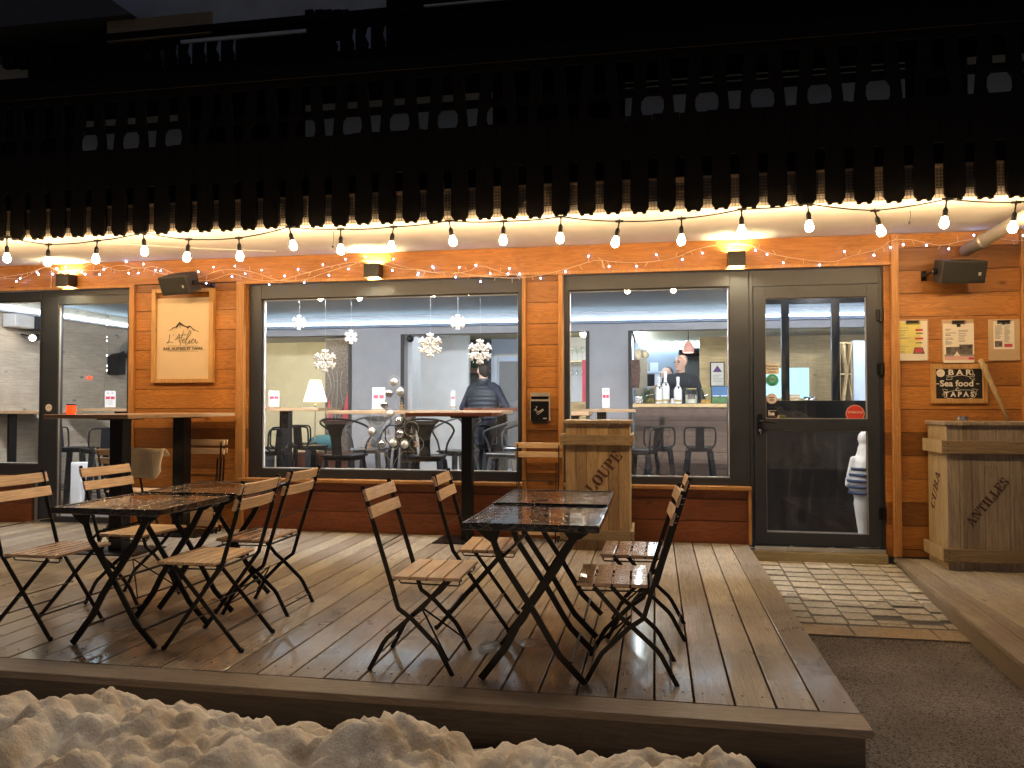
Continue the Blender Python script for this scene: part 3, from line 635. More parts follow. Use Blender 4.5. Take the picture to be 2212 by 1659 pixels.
a=at(237,75,Y=Y2); c=at(460,45,Y=Y2); b.box((a.x,Y2-.05,a.z-.12),(c.x,Y2,c.z+.1))
ob('planter_board',b,'batten_wood',ub)
for px in (668,690,708,728,745): b=MB(); a=at(px,50,Y=Y2); b.box((a.x-.05,Y2-.02,a.z-.2),(a.x+.05,Y2+.05,at(px,22,Y=Y2).z)); ob('post_stub',b,'balcony_wood',ub)
for px in (20,50,80,105): b=MB(); a=at(px,115,Y=Y2); b.box((a.x-.08,Y2-.02,a.z-.2),(a.x+.08,Y2+.05,at(px,95,Y=Y2).z)); ob('post_stub',b,'balcony_wood',ub)
b=MB(); a=at(60,10,Y=2.0); b.prism([(-6,0),(0,0),(-1.1,.8),(-6,2.8)],(at(150,60,Y=2.2).x+.9,2.2,at(150,60,Y=2.2).z+.1),(1,0,0),(0,0,1),-1.0); ob('roof_eave',b,'dark_grey_paint',B)
# downpipe on right
b=MB(); b.tube([at(2086,541,Y=-.12),at(2125,520,Y=-.45),at(2195,478,Y=-.95),at(2260,440,Y=-1.35)],.046,18); b.lathe([(.052,-.03),(.052,.03)],at(2125,520,Y=-.45),18,Matrix.Rotation(R(65),3,'X')); 
tag(ob('drain_pipe',b,'galvanised',smooth=True),'grey galvanised drain pipe slanting out under the soffit at upper right','pipe')
# ================================================================== INTERIOR shell (parts of the building)
FZ=-.06; BW=3.6; CZ=2.36; HX0,HX1=-7.3,3.4
def wallbox(name,a,c,mat): b=MB(); b.box(a,c); return ob(name,b,mat,B)
tag(wallbox('interior_floor',(-8.6,.16,FZ-.1),(5,8.5,FZ),'floor_tile'))
wallbox('interior_ceiling',(HX0,.16,CZ),(HX1,BW,CZ+.1),'ceiling_paint')
wallbox('interior_wall',(HX0-.1,.16,FZ),(HX0,BW+2.6,CZ+.1),'pine_wall')
wallbox('interior_wall',(HX1,.16,FZ),(HX1+.1,8,CZ+.1),'grey_paint')
X=lambda px,Y=BW: at(px,800,Y=Y).x
# back wall with openings A (left), B (middle), C (bar)
zl=2.10
b=MB()
for x0,x1,z0,z1 in ((HX0,X(560)-.35,FZ,CZ),(X(757),X(872),FZ,CZ),(X(1272),X(1362),FZ,CZ),(X(560)-.35,X(757),zl,CZ),(X(872),X(1272),zl,CZ),(X(1362),HX1,zl,CZ),): b.box((x0,BW,z0),(x1,BW+.18,z1))
ob('interior_wall',b,'grey_paint',B)
b=MB(); 
for px in (757,870,1270,1362): b.box((X(px)-.028,BW-.012,FZ),(X(px)+.02,BW-.002,zl))
ob('corner_bead',b,'ink',B)
b=MB(); b.box((HX0+.02,BW-.075,2.195),(HX1-.02,BW-.002,2.215)); b.box((HX0+.02,BW-.085,2.195),(HX1-.02,BW-.076,2.232)); ob('cove',b,'blue_grey_paint',B)
def led(name,a,c,mat='led_or_fill_strip'): b=MB(); b.box(a,c); return ob(name,b,mat,B)
led('led_or_fill_strip',(HX0+.05,BW-.055,2.233),(HX1-.05,BW-.02,2.268))
led('led_or_fill_strip',(HX0+.012,.3,2.233),(HX0+.035,BW-.1,2.27))
b=MB(); b.box((HX0+.002,.2,2.195),(HX0+.075,BW-.09,2.215)); ob('cove',b,'white_paint',B)
led('led_or_fill_strip',(HX0+.4,.20,2.30),(.70,.24,2.345),'fill_strip'); led('led_or_fill_strip',(.85,1.30,2.30),(HX1-.1,1.34,2.345),'fill_strip'); led('led_or_fill_strip',(1.60,.30,2.30),(1.72,.34,2.33),'fill_strip')  # unseen strips above windows and porch, added to brighten the room
led('led_or_fill_strip',(HX0+.4,2.0,2.352),(.70,2.06,2.359),'fill_strip') if False else None
# room A : cream
XA1=X(690)
wallbox('interior_wall',(-9.5,5.6,FZ),(XA1-.02,5.7,2.3),'cream_paint')
b=MB(); b.box((XA1-.02,5.2,FZ),(XA1,5.69,2.3)); ob('interior_wall',b,'ink',B)
wallbox('interior_wall',(XA1+.001,5.25,FZ),(X(905)+.3,5.35,2.3),'white_paint')
wallbox('interior_ceiling',(-9.5,BW+.18,2.18),(X(905),5.6,2.3),'white_paint')
# room B : grey
YB=6.0; XB0=at(910,800,Y=5.0).x
wallbox('interior_wall',(X(872)+.01,BW+.19,FZ),(at(905,800,Y=BW+.5).x,BW+.6,2.1),'white_paint')
wallbox('interior_wall',(XB0-1.2,YB,FZ),(at(1060,800,Y=YB).x,YB+.1,2.4),'dark_grey_paint')
wallbox('interior_wall',(at(1062,800,Y=YB).x,YB-.03,FZ),(at(1330,800,Y=YB).x,YB+.1,2.4),'pale_blue_paint')
wallbox('interior_ceiling',(X(905)+.01,BW+.18,2.22),(X(1300),YB,2.32),'cream_paint')
b=MB(); x0=at(1068,800,Y=YB-.05).x; x1=at(1122,800,Y=YB-.05).x+.35
frame(b,x0,x1,FZ,1.98,.05,.05,.06,.1,YB-.07,YB-.035); ob('inner_door',b,'white_paint',B); wallbox('inner_door_panel',(x0+.08,YB-.05,.1),(x1-.08,YB-.033,1.85),'grey_paint')
# room seen at px1228-1270 : kitchen white
wallbox('interior_wall',(X(1230)-.6,YB-.4,FZ),(X(1272)+.5,YB-.35,2.2),'white_paint')
wallbox('interior_wall',(X(1272)+.1,BW+.19,FZ),(X(1362)-.05,7.2,2.3),'white_paint')
# bar room C
YC2=7.2; XC0=X(1362)
wallbox('interior_wall',(XC0-.4,YC2,FZ),(HX1,YC2+.1,2.4),'blue_grey_paint')
wallbox('interior_ceiling',(XC0,BW+.18,2.22),(HX1,YC2,2.32),'cream_paint')
YW=5.6; xw0=at(1512,800,Y=YW).x
wallbox('interior_wall',(xw0,YW,FZ),(HX1,YW+.1,2.17),'bar_pine')
wallbox('interior_wall',(XC0+.03,4.9,FZ),(XC0+.2,5.0,1.95),'pine_wall')
led('led_or_fill_strip',(XC0+.05,4.2,2.16),(XC0+.09,YC2-.2,2.2),'bar_led'); led('led_or_fill_strip',(XC0+.1,YC2-.08,2.16),(xw0+1.2,YC2-.03,2.19),'bar_led')
led('led_or_fill_strip',(xw0+.7,BW+.22,2.17),(HX1-.05,BW+.26,2.2),'bar_led')  # added strip, hidden behind the lintel, to light the bar
led('led_or_fill_strip',(-6.9,BW+.2,2.13),(XA1-.1,BW+.24,2.16),'led_warm'); led('led_or_fill_strip',(X(905)+.1,BW+.2,2.17),(X(1230),BW+.24,2.2),'bar_led')  # added strips, hidden behind the lintels, light the cream and grey rooms
b=MB(); x=(at(1655,800,Y=YW-.02).x); zc=at(1720,800,Y=YW-.02); b.box((x-.4,YW-.03,1.07),(at(1745,800,Y=YW).x,YW-.002,at(1720,795,Y=YW).z)); ob('serving_hatch',b,'pale_glow',B) if False else None
# ================================================================== BISTRO CHAIRS
WD=.175   # half width between side bars
def make_chair(bent,nsl,wetseat,label,folded=False):
    t=thing('bistro_chair',(0,0,0),label,'folding chair','wooden slatted folding chairs on the deck')
    if bent:
        A=[(-.212,.785),(-.17,.65),(-.16,.62),(-.087,.39),(-.056,.285),(-.05,.27),(.01,.228),(.115,.125),(.128,.105),(.185,0)]
        Bm=[(.15,.385),(.135,.37),(.045,.27),(.0,.235),(-.105,.14),(-.122,.118),(-.185,0)]
    else:
        A=[(-.20,.785),(-.165,.62),(-.10,.40),(.185,.008)]; Bm=[(.15,.385),(-.185,.008)]
    for s_ in (-1,1):
        b=MB(); b.bar([(x,s_*WD,z) for x,z in A],.007,.019); 
        if not bent: b.ball((.188,s_*WD,.010),.0125,8,6)
        ob('back_leg_bar',b,'black_metal',t)
        b=MB(); b.bar([(x,s_*(WD-.019),z) for x,z in Bm],.007,.019)
        if not bent: b.ball((-.188,s_*(WD-.019),.010),.0125,8,6)
        ob('front_leg_bar',b,'black_metal',t)
    b=MB()
    b.tube([(.160,-WD,.055),(.160,WD,.055)] if bent else [(.11,-WD,.11),(.11,WD,.11)],.0045,6); b.tube([(-.162,-WD,.05),(-.162,WD,.05)] if bent else [(-.12,-WD,.10),(-.12,WD,.10)],.0045,6)
    b.tube([(-.135,-WD,.53),(-.135,WD,.53)],.003,6); b.tube([(-.083,-WD-.006,.385),(-.083,WD+.006,.385)],.006,6)
    b.tube([(.0,-WD-.004,.232 if bent else .2),(.0,WD+.004,.232 if bent else .2)],.003,6)
    if bent:
        b.bar([(.0,0,.0+.235),(.16,-WD*.9,.06)],.003,.008); b.bar([(.0,0,.235),(.16,WD*.9,.06)],.003,.008)
        b.bar([(.158,-WD,.004),(.185,WD,.004)],.02,.003,side=(1,0,0)) if False else None
    for s_ in (-1,1): b.tube([(-.06,s_*(WD-.03),.39),(-.05,s_*(WD-.03),.372),(.20,s_*(WD-.03),.368),(.207,s_*(WD-.03),.375),(.207,s_*(WD-.03),.392)],.0035,6)
    ob('stretcher',b,'black_metal',t)
    b=MB()
    for s_ in (-1,1): b.box((-.065,s_*(WD-.035),.384),(.215,s_*(WD-.035)+.004,.396))
    ob('seat_rail',b,'black_metal',t)
    wtot=.285; g=.008; sw=(wtot-g*(nsl-1))/nsl
    for k in range(nsl):
        x=-.068+k*(sw+g); b=MB(); zt=.4-(.006 if k in (0,nsl-1) else 0)*0; b.box((x,-.192,.396),(x+sw,.192,.41)); ob('seat_slat',b,'wet_slat' if wetseat and k<nsl-0 else 'chair_wood',t,bev=.003)
    for za in (.672,.745):
        lean=.30; xb=-.169-(za-.655)*.32; Mx=Matrix.Translation((xb,0,za))@Matrix.Rotation(-lean,4,'Y'); b=MB()
        n=8
        for k in range(n):
            y0=-.198+.396*k/n; y1=-.198+.396*(k+1)/n; c0=.010*(1-((y0)/.198)**2)*-1; c1=.010*(1-((y1)/.198)**2)*-1
            vs=[Mx@Vector(v) for v in ((c0-.0,y0,-.026),(c0+.013,y0,-.026),(c0+.013,y0,.026),(c0,y0,.026),(c1,y1,-.026),(c1+.013,y1,-.026),(c1+.013,y1,.026),(c1,y1,.026))]
            f=[(0,1,5,4),(1,2,6,5),(2,3,7,6),(3,0,4,7)]
            if k==0: f.append((3,2,1,0))
            if k==n-1: f.append((4,5,6,7))
            b.add(vs,f)
        sl=ob('back_slat',b,'chair_wood',t)
        bm=bmesh.new(); bm.from_mesh(sl.data); bmesh.ops.remove_doubles(bm,verts=bm.verts,dist=.0002); bm.to_mesh(sl.data); bm.free()
        bv=sl.modifiers.new('bevel','BEVEL'); bv.width=.0025; bv.segments=2; bv.limit_method='ANGLE'; bv.angle_limit=R(40)
    b=MB()
    for s_ in (-1,1):
        for za in (.66,.685,.733,.757): b.ball((-.169-(za-.655)*.32-.009,s_*WD,za),.005,6,4)
    ob('rivet',b,'silver',t)
    return t
def place(o,x,y,deg,label,z=0): o.location=(x,y,z); o.rotation_euler=(0,0,R(deg)); o['label']=label
cb=make_chair(True,4,False,'bent'); cbw=make_chair(True,4,True,'bentwet'); cs=make_chair(False,6,True,'straight'); cs4=make_chair(False,4,False,'s4')
place(cb,-1.025,-3.31,1,'wood slat folding chair nearest the camera, left of the right-hand table pair')
place(cs4,-.912,-2.66,3,'folding chair with pale back slats behind, left of the far right-hand table')
place(cbw,-.104,-3.285,181,'front folding chair right of the right-hand tables, its wet seat seen side-on')
c=copy_tree(cbw); place(c,-.045,-2.66,179,'rear folding chair right of the right-hand tables, partly behind another chair')
place(cs,-3.04,-3.17,-2,'folding chair cut by the left edge of the photo, facing the left tables')
c=copy_tree(cb); place(c,-3.0,-2.555,-3,'folding chair with orange-lit back slats behind the left tables near the terrace door')
c=copy_tree(cs); place(c,-2.055,-3.20,181,'front folding chair on the right side of the left tables, seen from behind')
for ch in c.children:
    if ch.name.startswith('seat_slat'): ch.data=ch.data.copy(); ch.data.materials[0]=M['chair_wood']
c=copy_tree(cbw); place(c,-2.12,-2.59,180,'rear folding chair on the right side of the left tables, below the big window')
# folded chair leaning on the pillar, others by the high table
def folded(loc,deg,label):
    t=thing('folded_chair',(0,0,0),label,'folding chair','folded chairs leaning by the wall')
    for s_ in (-1,1):
        b=MB(); b.bar([(.0,s_*WD,.80),(-.02,s_*WD,.4),(-.06,s_*WD,0)],.007,.019); ob('back_leg_bar',b,'black_metal',t)
        b=MB(); b.bar([(-.02,s_*(WD-.02),.66),(-.05,s_*(WD-.02),.3),(-.09,s_*(WD-.02),0)],.007,.019); ob('front_leg_bar',b,'black_metal',t)
    for za in (.72,.80-.003): b=MB(); b.box((.004,-.2,za-.026),(.017,.2,za+.022)); ob('back_slat',b,'chair_wood',t,bev=.003)
    for k in range(4): b=MB(); b.box((-.075,-.19,.06+k*.07),(-.062,.19,.12+k*.07)); ob('seat_slat',b,'chair_wood',t,bev=.003)
    b=MB(); b.tube([(-.06,-WD,.06),(-.06,WD,.06)],.0045,6); b.tube([(-.02,-WD,.5),(-.02,WD,.5)],.0035,6); ob('stretcher',b,'black_metal',t)
    t.location=loc; t.rotation_euler=(0,0,R(deg)); return t
folded((-.965,-.17,0),90,'folded slat chair leaning on the pillar under the ashtray, left of the crate')
f=folded((-4.02,-.13,0),90,'folded slat chair leaning on the timber wall behind the blanket chair')
c=copy_tree(f); place(c,-3.98,-.24,86,'second folded slat chair stacked in front of another against the wall by the high table')
c=copy_tree(cs4); place(c,-4.36,-.70,90,'folding chair carrying the cream blanket by the left high table, its back to the viewer')
b=MB(); vs=[];fs=[]; xa=at(276,1000,Y=-.97).x; xb=at(349,1000,Y=-.97).x
for i in range(15):
    u=i/14; x=xa+(xb-xa)*u; dr=.245*(1-.25*max(0,(u-.8)/.2)**2)
    for j in range(15):
        v=j/14
        if v<.25: yy=-.86-.10*(v/.25); z=.785-.10*(1-v/.25)**2*.6
        else: q=(v-.25)/.75; yy=-.965-.012*math.sin(u*9+1)*q-.012*math.sin(q*3); z=.785-dr*q
        vs.append((x+.012*math.sin(v*5)*(u-.2),yy,z+.004*math.sin(u*6)))
for i in range(14):
    for j in range(14): a_=i*15+j; fs.append((a_,a_+1,a_+16,a_+15))
b.add(vs,fs); bl=ob('blanket',b,'blanket',smooth=True); tag(bl,'cream blanket draped over the chair back under the left high table','blanket')
sm=bl.modifiers.new('solid','SOLIDIFY'); sm.thickness=.012
# ================================================================== BISTRO TABLES
def make_table(label):
    t=thing('bistro_table',(0,0,0),label,'folding table','dark square folding tables')
    hx,hy,zt=.278,.305,.655
    b=MB(); b.box((-hx+.014,-hy+.014,zt-.014),(hx-.014,hy-.014,zt-.004)); ob('table_top',b,'wet_table',t,bev=.002)
    b=MB()
    for a,c in (((-hx,-hy),(hx,-hy+.014)),((-hx,hy-.014),(hx,hy)),((-hx,-hy+.0145),(-hx+.0138,hy-.0145)),((hx-.0138,-hy+.0145),(hx,hy-.0145))): b.box((a[0],a[1],zt-.03),(c[0],c[1],zt))
    ob('rim',b,'wet_table',t,bev=.003)
    A=[(.185,.628),(.17,.60),(.10,.47),(.0,.325),(-.06,.235),(-.11,.14),(-.215,.004)]; Bl=[(-.185,.628),(-.165,.57),(-.14,.50),(.0,.29),(.075,.165),(.11,.11),(.215,.004)]
    for s_ in (-1,1):
        b=MB(); b.bar([(x,s_*.225,z) for x,z in A],.010,.030); ob('leg',b,'black_metal',t)
        b=MB(); b.bar([(x,s_*.210,z) for x,z in Bl],.010,.026); ob('leg',b,'black_metal',t)
        b=MB(); b.prism([(.12,.626),(.25,.626),(.2,.59),(.16,.575)],(0,s_*.225+.004,0),(1,0,0),(0,0,1),.008); b.prism([(-.25,.626),(-.13,.626),(-.155,.55),(-.2,.58)],(0,s_*.215+.004,0),(1,0,0),(0,0,1),.008); ob('bracket',b,'black_metal',t)
    b=MB(); b.tube([(-.155,-.22,.085),(-.155,.22,.085)],.006,6); b.tube([(.155,-.21,.085),(.155,.21,.085)],.006,6); b.tube([(0,-.235,.31),(0,.235,.31)],.006,8)
    b.tube([(-.13,-.205,.50),(-.10,-.2,.53),(-.10,.2,.53),(-.13,.205,.50)],.007,6)
    b.box((-.24,-.2,.628),(-.22,.2,.640)); b.box((.22,-.2,.628),(.24,.2,.640)); ob('stretcher',b,'black_metal',t)
    return t
t0=make_table('x'); place(t0,-.497,-3.275,0,'near wet black table of the right-hand pair, closest to the camera')
for (x,y,dg,z,lb) in ((-.50,-2.645,.5,.006,'far wet black table of the right-hand pair, in front of the tall crate'),(-2.50,-3.155,-.5,.0,'near wet black table of the left pair'),(-2.49,-2.51,.3,.004,'far wet black table of the left pair, touching the one in front')):
    c=copy_tree(t0); place(c,x,y,dg,lb,z)
# ================================================================== HIGH TABLES outside
def high_table(x0,x1,y0,y1,z,posts,bases,topmat,label,pw=.055):
    t=thing('high_table',((x0+x1)/2,(y0+y1)/2,0),label,'high table')
    b=MB(); b.box((x0,y0,z-.03),(x1,y1,z)); ob('table_top',b,topmat,t,bev=.004)
    for (px,py) in posts: b=MB(); b.box((px-pw,py-pw,.012),(px+pw,py+pw,z-.045)); b.box((px-.12,py-.12,z-.045),(px+.12,py+.12,z-.031)); ob('post',b,'black_metal',t,bev=.003)
    for (px,py,bx,by) in bases: b=MB(); b.box((px-bx,py-by,.001),(px+bx,py+by,.0115)); ob('base_plate',b,'black_metal',t,bev=.002)
    return t
high_table(-4.46,-3.76,-1.58,-.10,1.062,[(-4.10,-1.2),(-4.12,-.36)],[(-4.10,-1.2,.27,.2),(-4.12,-.36,.27,.2)],'table_wood','high wooden terrace table on two black posts between glass door and white banner')
high_table(-1.98,-1.27,-.62,-.12,1.070,[(-1.545,-.27)],[(-1.545,-.27,.25,.19)],'dark_table_wood','small high terrace table on a single black post in front of the big window',.045)
t=thing('candle_lantern',at(135,890,Z=1.062)*0+Vector((-4.36,-1.42,1.062)),'small glowing red candle lantern on the left high table','candle')
b=MB(); b.lathe([(.028,0),(.032,.01),(.034,.062),(.030,.066)],(-4.36,-1.42,1.063),16); ob('glass_cup',b,'red_candle',t,smooth=True)
b=MB(); b.lathe([(.036,0),(.036,.009)],(-4.36,-1.42,1.13),16); ob('rim',b,'black_metal',t)
# ================================================================== CRATES
def stencil(parent,word,o,ux,uy,h,mat='ink_brown',gap=.16,name='stencil_lettering'):
    """heavy slab-serif stencil capitals"""
    G={'A':[('p',[(0,0),(.28,0),(.28,.1),(.2,.1),(.24,.26),(.12,.26),(.09,.1),(0,.1)][:0] or [(.06,.06),(.16,.06),(.40,.94),(.34,1.0)]),('p',[(.40,.98),(.50,.98),(.82,.06),(.58,.06),(.36,.80)]),('r',(.22,.28,.56,.36)),('r',(0,0,.26,.09)),('r',(.50,0,.90,.09))],
    'B':[('r',(.08,.0,.30,1)),('r',(0,0,.08,.08)),('r',(0,.92,.08,1)),('p',[(.34,.56),(.55,.56),(.7,.66),(.7,.86),(.55,1),(.34,1),(.34,.92),(.47,.9),(.5,.78),(.47,.65),(.34,.63)]),('p',[(.34,.0),(.58,0),(.78,.12),(.78,.38),(.58,.52),(.34,.52),(.34,.45),(.5,.42),(.54,.26),(.5,.1),(.34,.08)])],
    'C':[('p',[(.34,.02),(.14,.1),(0,.3),(0,.7),(.14,.9),(.34,.98),(.34,.88),(.25,.75),(.22,.5),(.25,.25),(.34,.12)]),('p',[(.40,.98),(.6,.9),(.66,.98),(.72,.98),(.72,.66),(.64,.66),(.58,.82),(.40,.9)]),('p',[(.40,.02),(.62,.08),(.74,.3),(.66,.34),(.56,.17),(.40,.1)])],
    'E':[('r',(.08,0,.31,1)),('r',(0,0,.08,.08)),('r',(0,.92,.08,1)),('p',[(.35,1),(.35,.92),(.54,.9),(.62,.7),(.7,.7),(.7,1)]),('p',[(.35,.46),(.46,.46),(.46,.34),(.54,.34),(.54,.66),(.46,.66),(.46,.54),(.35,.54)]),('p',[(.35,0),(.74,0),(.74,.32),(.66,.32),(.56,.1),(.35,.08)])],
    'I':[('r',(.08,.0,.32,1)),('r',(0,0,.08,.08)),('r',(.32,0,.4,.08)),('r',(0,.92,.08,1)),('r',(.32,.92,.4,1))],
    'L':[('r',(.08,0,.31,1)),('r',(0,0,.08,.08)),('r',(0,.92,.08,1)),('r',(.31,.92,.42,1)),('p',[(.35,0),(.72,0),(.72,.38),(.64,.38),(.55,.1),(.35,.08)])],
    'N':[('r',(.06,0,.15,1)),('r',(0,0,.24,.08)),('p',[(.16,1),(.36,1),(.70,.1),(.70,0),(.60,0),(.18,.84)]),('r',(.68,.2,.76,.92)),('r',(.6,.92,.86,1)),('r',(0,.92,.13,1))],
    'O':[('p',[(.38,.0),(.14,.1),(0,.3),(0,.7),(.14,.9),(.38,1),(.38,.92),(.28,.78),(.24,.5),(.28,.22),(.38,.08)]),('p',[(.44,0),(.68,.1),(.82,.3),(.82,.7),(.68,.9),(.44,1),(.44,.92),(.54,.78),(.58,.5),(.54,.22),(.44,.08)])],
    'P':[('r',(.08,0,.31,1)),('r',(0,0,.42,.08)),('r',(0,.92,.08,1)),('p',[(.35,.44),(.55,.44),(.75,.58),(.75,.86),(.55,1),(.35,1),(.35,.92),(.48,.9),(.52,.72),(.48,.54),(.35,.52)])],
    'S':[('p',[(.3,1),(.1,.92),(.02,.74),(.1,.56),(.32,.44),(.32,.6),(.22,.7),(.22,.82),(.3,.9)]),('p',[(.37,1),(.5,.93),(.56,1),(.62,1),(.62,.7),(.55,.7),(.48,.86),(.37,.9)]),('p',[(.37,.54),(.58,.44),(.66,.26),(.56,.06),(.37,0),(.37,.1),(.46,.2),(.46,.3),(.37,.38)]),('p',[(.3,.0),(.14,.07),(.08,0),(.02,0),(.02,.32),(.09,.32),(.16,.14),(.3,.1)])],
    'T':[('r',(.26,.0,.48,.86)),('r',(.16,0,.58,.07)),('p',[(0,1),(0,.68),(.07,.68),(.12,.88),(.34,.91),(.34,1)]),('p',[(.40,1),(.40,.91),(.62,.88),(.67,.68),(.74,.68),(.74,1)])],
    'U':[('p',[(.06,1),(.06,.25),(.18,.04),(.38,0),(.38,.08),(.30,.2),(.29,1)]),('p',[(.44,0),(.62,.04),(.74,.2),(.74,1),(.66,1),(.66,.25),(.56,.1),(.44,.08)]),('r',(0,.92,.06,1)),('r',(.29,.92,.36,1)),('r',(.6,.92,.66,1)),('r',(.74,.92,.82,1))]}
    O=Vector(o); ux=Vector(ux).normalized(); uy=Vector(uy).normalized(); nn=ux.cross(uy)
    x=0; b=MB(); k=0
    for ch in word:
        for kind,d in G[ch]:
            pts=d if kind=='p' else [(d[0],d[1]),(d[2],d[1]),(d[2],d[3]),(d[0],d[3])]
            b.prism([((x+p[0])*h,p[1]*h) for p in pts],O+nn*(k%5)*.00006,ux,uy,.0012); k+=1
        x+=max(p for kind,d in G[ch] for p in ([q[0] for q in d] if kind=='p' else [d[0],d[2]]))+gap*.6
    return ob(name,b,mat,parent)
def crate(x0,x1,y0,y1,z0,z1,bats,mat_f,mat_s,label,lid=.02,bo=.025,over=.04):
    t=thing('wooden_crate',((x0+x1)/2,(y0+y1)/2,z0),label,'crate')
    w=.084; n=max(1,round((x1-x0)/w)); w=(x1-x0)/n
    b=MB()
    for k in range(n): b.box((x0+k*w+.0012,y0,z0+.002),(x0+(k+1)*w-.0012,y0+.018+.001*random.random(),z1-.03))
    ob('front_planks',b,mat_f,t,bev=.002)
    m=max(1,round((y1-y0)/.15)); wy=(y1-y0-.02)/m
    for xa,xb,nm in ((x0,x0+.018,'side_planks'),(x1-.018,x1,'side_planks')):
        b=MB()
        for k in range(m): b.box((xa,y0+.0195+k*wy,z0+.002),(xb,y0+.0195+(k+1)*wy-.002,z1-.03))
        ob(nm,b,mat_s,t,bev=.002)
    b=MB(); b.box((x0+.019,y0+.02,z0+.002),(x1-.019,y1-.002,z1-.06)); ob('inner_box',b,'ink',t)
    b=MB(); 
    for k in range(n): b.box((x0-lid+k*(w+2*lid/n)+.001,y0-lid,z1-.029),(x0-lid+(k+1)*(w+2*lid/n)-.001,y1,z1-.0005*(k%3)-.001*random.random()))
    ob('lid',b,'batten_wood' if mat_f=='crate_wood' else 'crate_grey_wood',t,bev=.005)
    for (za,zb) in bats:
        b=MB(); b.box((x0-over,y0-bo,za),(x1+over*.8,y0-.001,zb)); ob('batten',b,'batten_wood',t,bev=.003)
        b=MB(); b.box((x0-over,y0-.0005,za+.001),(x0-over+bo-.002,y1,zb+.004)); b.box((x1+.002,y0-.0005,za+.001),(x1+bo,y1,zb+.004)); ob('batten',b,'crate_pale_wood',t,bev=.003)
        b=MB()
        for xx in (x0-.0,x1+.01):
            for q in (.25,.75): b.lathe([(.005,0),(.005,.001)],(xx,y0-bo-.0008,za+(zb-za)*q),8,Matrix.Rotation(R(90),3,'X'))
        ob('nail',b,'ink',t)
    return t
cm=crate(-.695,-.195,-.53,-.09,.0,1.014,[(.08,.158),(.82,.90)],'crate_wood','crate_pale_wood','tall plank crate with stencilled writing between the pillar and the window')
an=R(52); U=(math.cos(an),0,math.sin(an)); Vv=(-math.sin(an),0,math.cos(an))
# GUADELOUPE runs diagonally; the tail OUPE ends near the right edge
sp=Vector((-.40,-.5315,.52)); pu=Vector(U)
wlen=sum((.82,.82,.75,.74))+.16*.6*3
h=.088; end=Vector((-.246,-.5315,.73)); st0=end-pu*(wlen*h)
stencil(cm,'OUPE',st0,U,Vv,h); stencil(cm,'L',st0-pu*(.82*h),U,Vv,h)
# (the beginning of the word is hidden behind the tables in the photograph but continues on the crate)
cr=crate(2.095,2.68,-.465,-.055,RZ,1.012,[(-.005,.088),(.778,.872)],'crate_grey_wood','crate_pale_wood','big plank crate with two stencilled words on the right deck')
an=R(51); U2=(math.cos(an),0,math.sin(an)); V2=(-math.sin(an),0,math.cos(an))
c0=at((648/3.77+2260)*.864,(1122/3.77+1020)*.864,Y=-.4665); c1=at((1000/3.77+2260)*.864,(700/3.77+1020)*.864,Y=-.4665)
dd=(c1-c0); U2=dd.normalized(); V2=Vector((-U2.z,0,U2.x)); wl=.90+.86+.74+.40+.72+.72+.74+.66+7*.16*.6
stencil(cr,'ANTILLES',c0,U2,V2,dd.length/wl*1.0)
# side word CUBA on the left face (plane x=const, reading from far edge to near edge going up)
ps0=Vector((2.0935,-.22,.33)); ps1=Vector((2.0935,-.36,.62)); du=(ps1-ps0).normalized(); dv=Vector((0,du.z,-du.y)); dv=Vector((0,-1,0))*0+Vector((0,du.z,-du.y))
wl=.74+.82+.78+.90+3*.16*.6
stencil(cr,'CUBA',ps0+Vector((0,.03,0)),du,dv,(ps1-ps0).length/wl,name='stencil_lettering')
a0=Vector((2.26,-.30,1.013)); t=thing('ashtray',a0,'small round steel ashtray on top of the right crate','ashtray'); b=MB(); b.lathe([(.040,0),(.043,.004),(.043,.034),(.038,.034),(.036,.01),(.0,.008)],a0,24); ob('bowl',b,'silver',t,smooth=False)
# ================================================================== FACADE OBJECTS
# wall lamps
def wall_lamp(x,z,label):
    t=thing('wall_lamp',(x,-.04,z),label,'wall lamp','cube wall lamps shining up and down'); s_=.068
    b=MB(); 
    b.box((x-s_,-.16,z-.06),(x+s_,-.157,z+.06)); b.box((x-s_,-.157,z-.06),(x-s_+.004,-.04,z+.06)); b.box((x+s_-.004,-.157,z-.06),(x+s_,-.04,z+.06)); b.box((x-s_+.004,-.05,z-.06),(x+s_-.004,-.038,z+.06)); ob('housing',b,'black_metal',t)
    b=MB(); b.box((x-.05,-.14,z+.02),(x+.05,-.06,z+.03)); ob('upper_light',b,'lamp_slot',t)
    b=MB(); b.box((x-.05,-.14,z-.03),(x+.05,-.06,z-.02)); ob('lower_light',b,'lamp_slot',t)
    return t
for x,lb in ((-5.52,'cube lamp above the terrace door at far left'),(-2.445,'cube lamp above the big middle window'),(.655,'cube lamp beside the entrance door')): wall_lamp(x,2.315,lb)
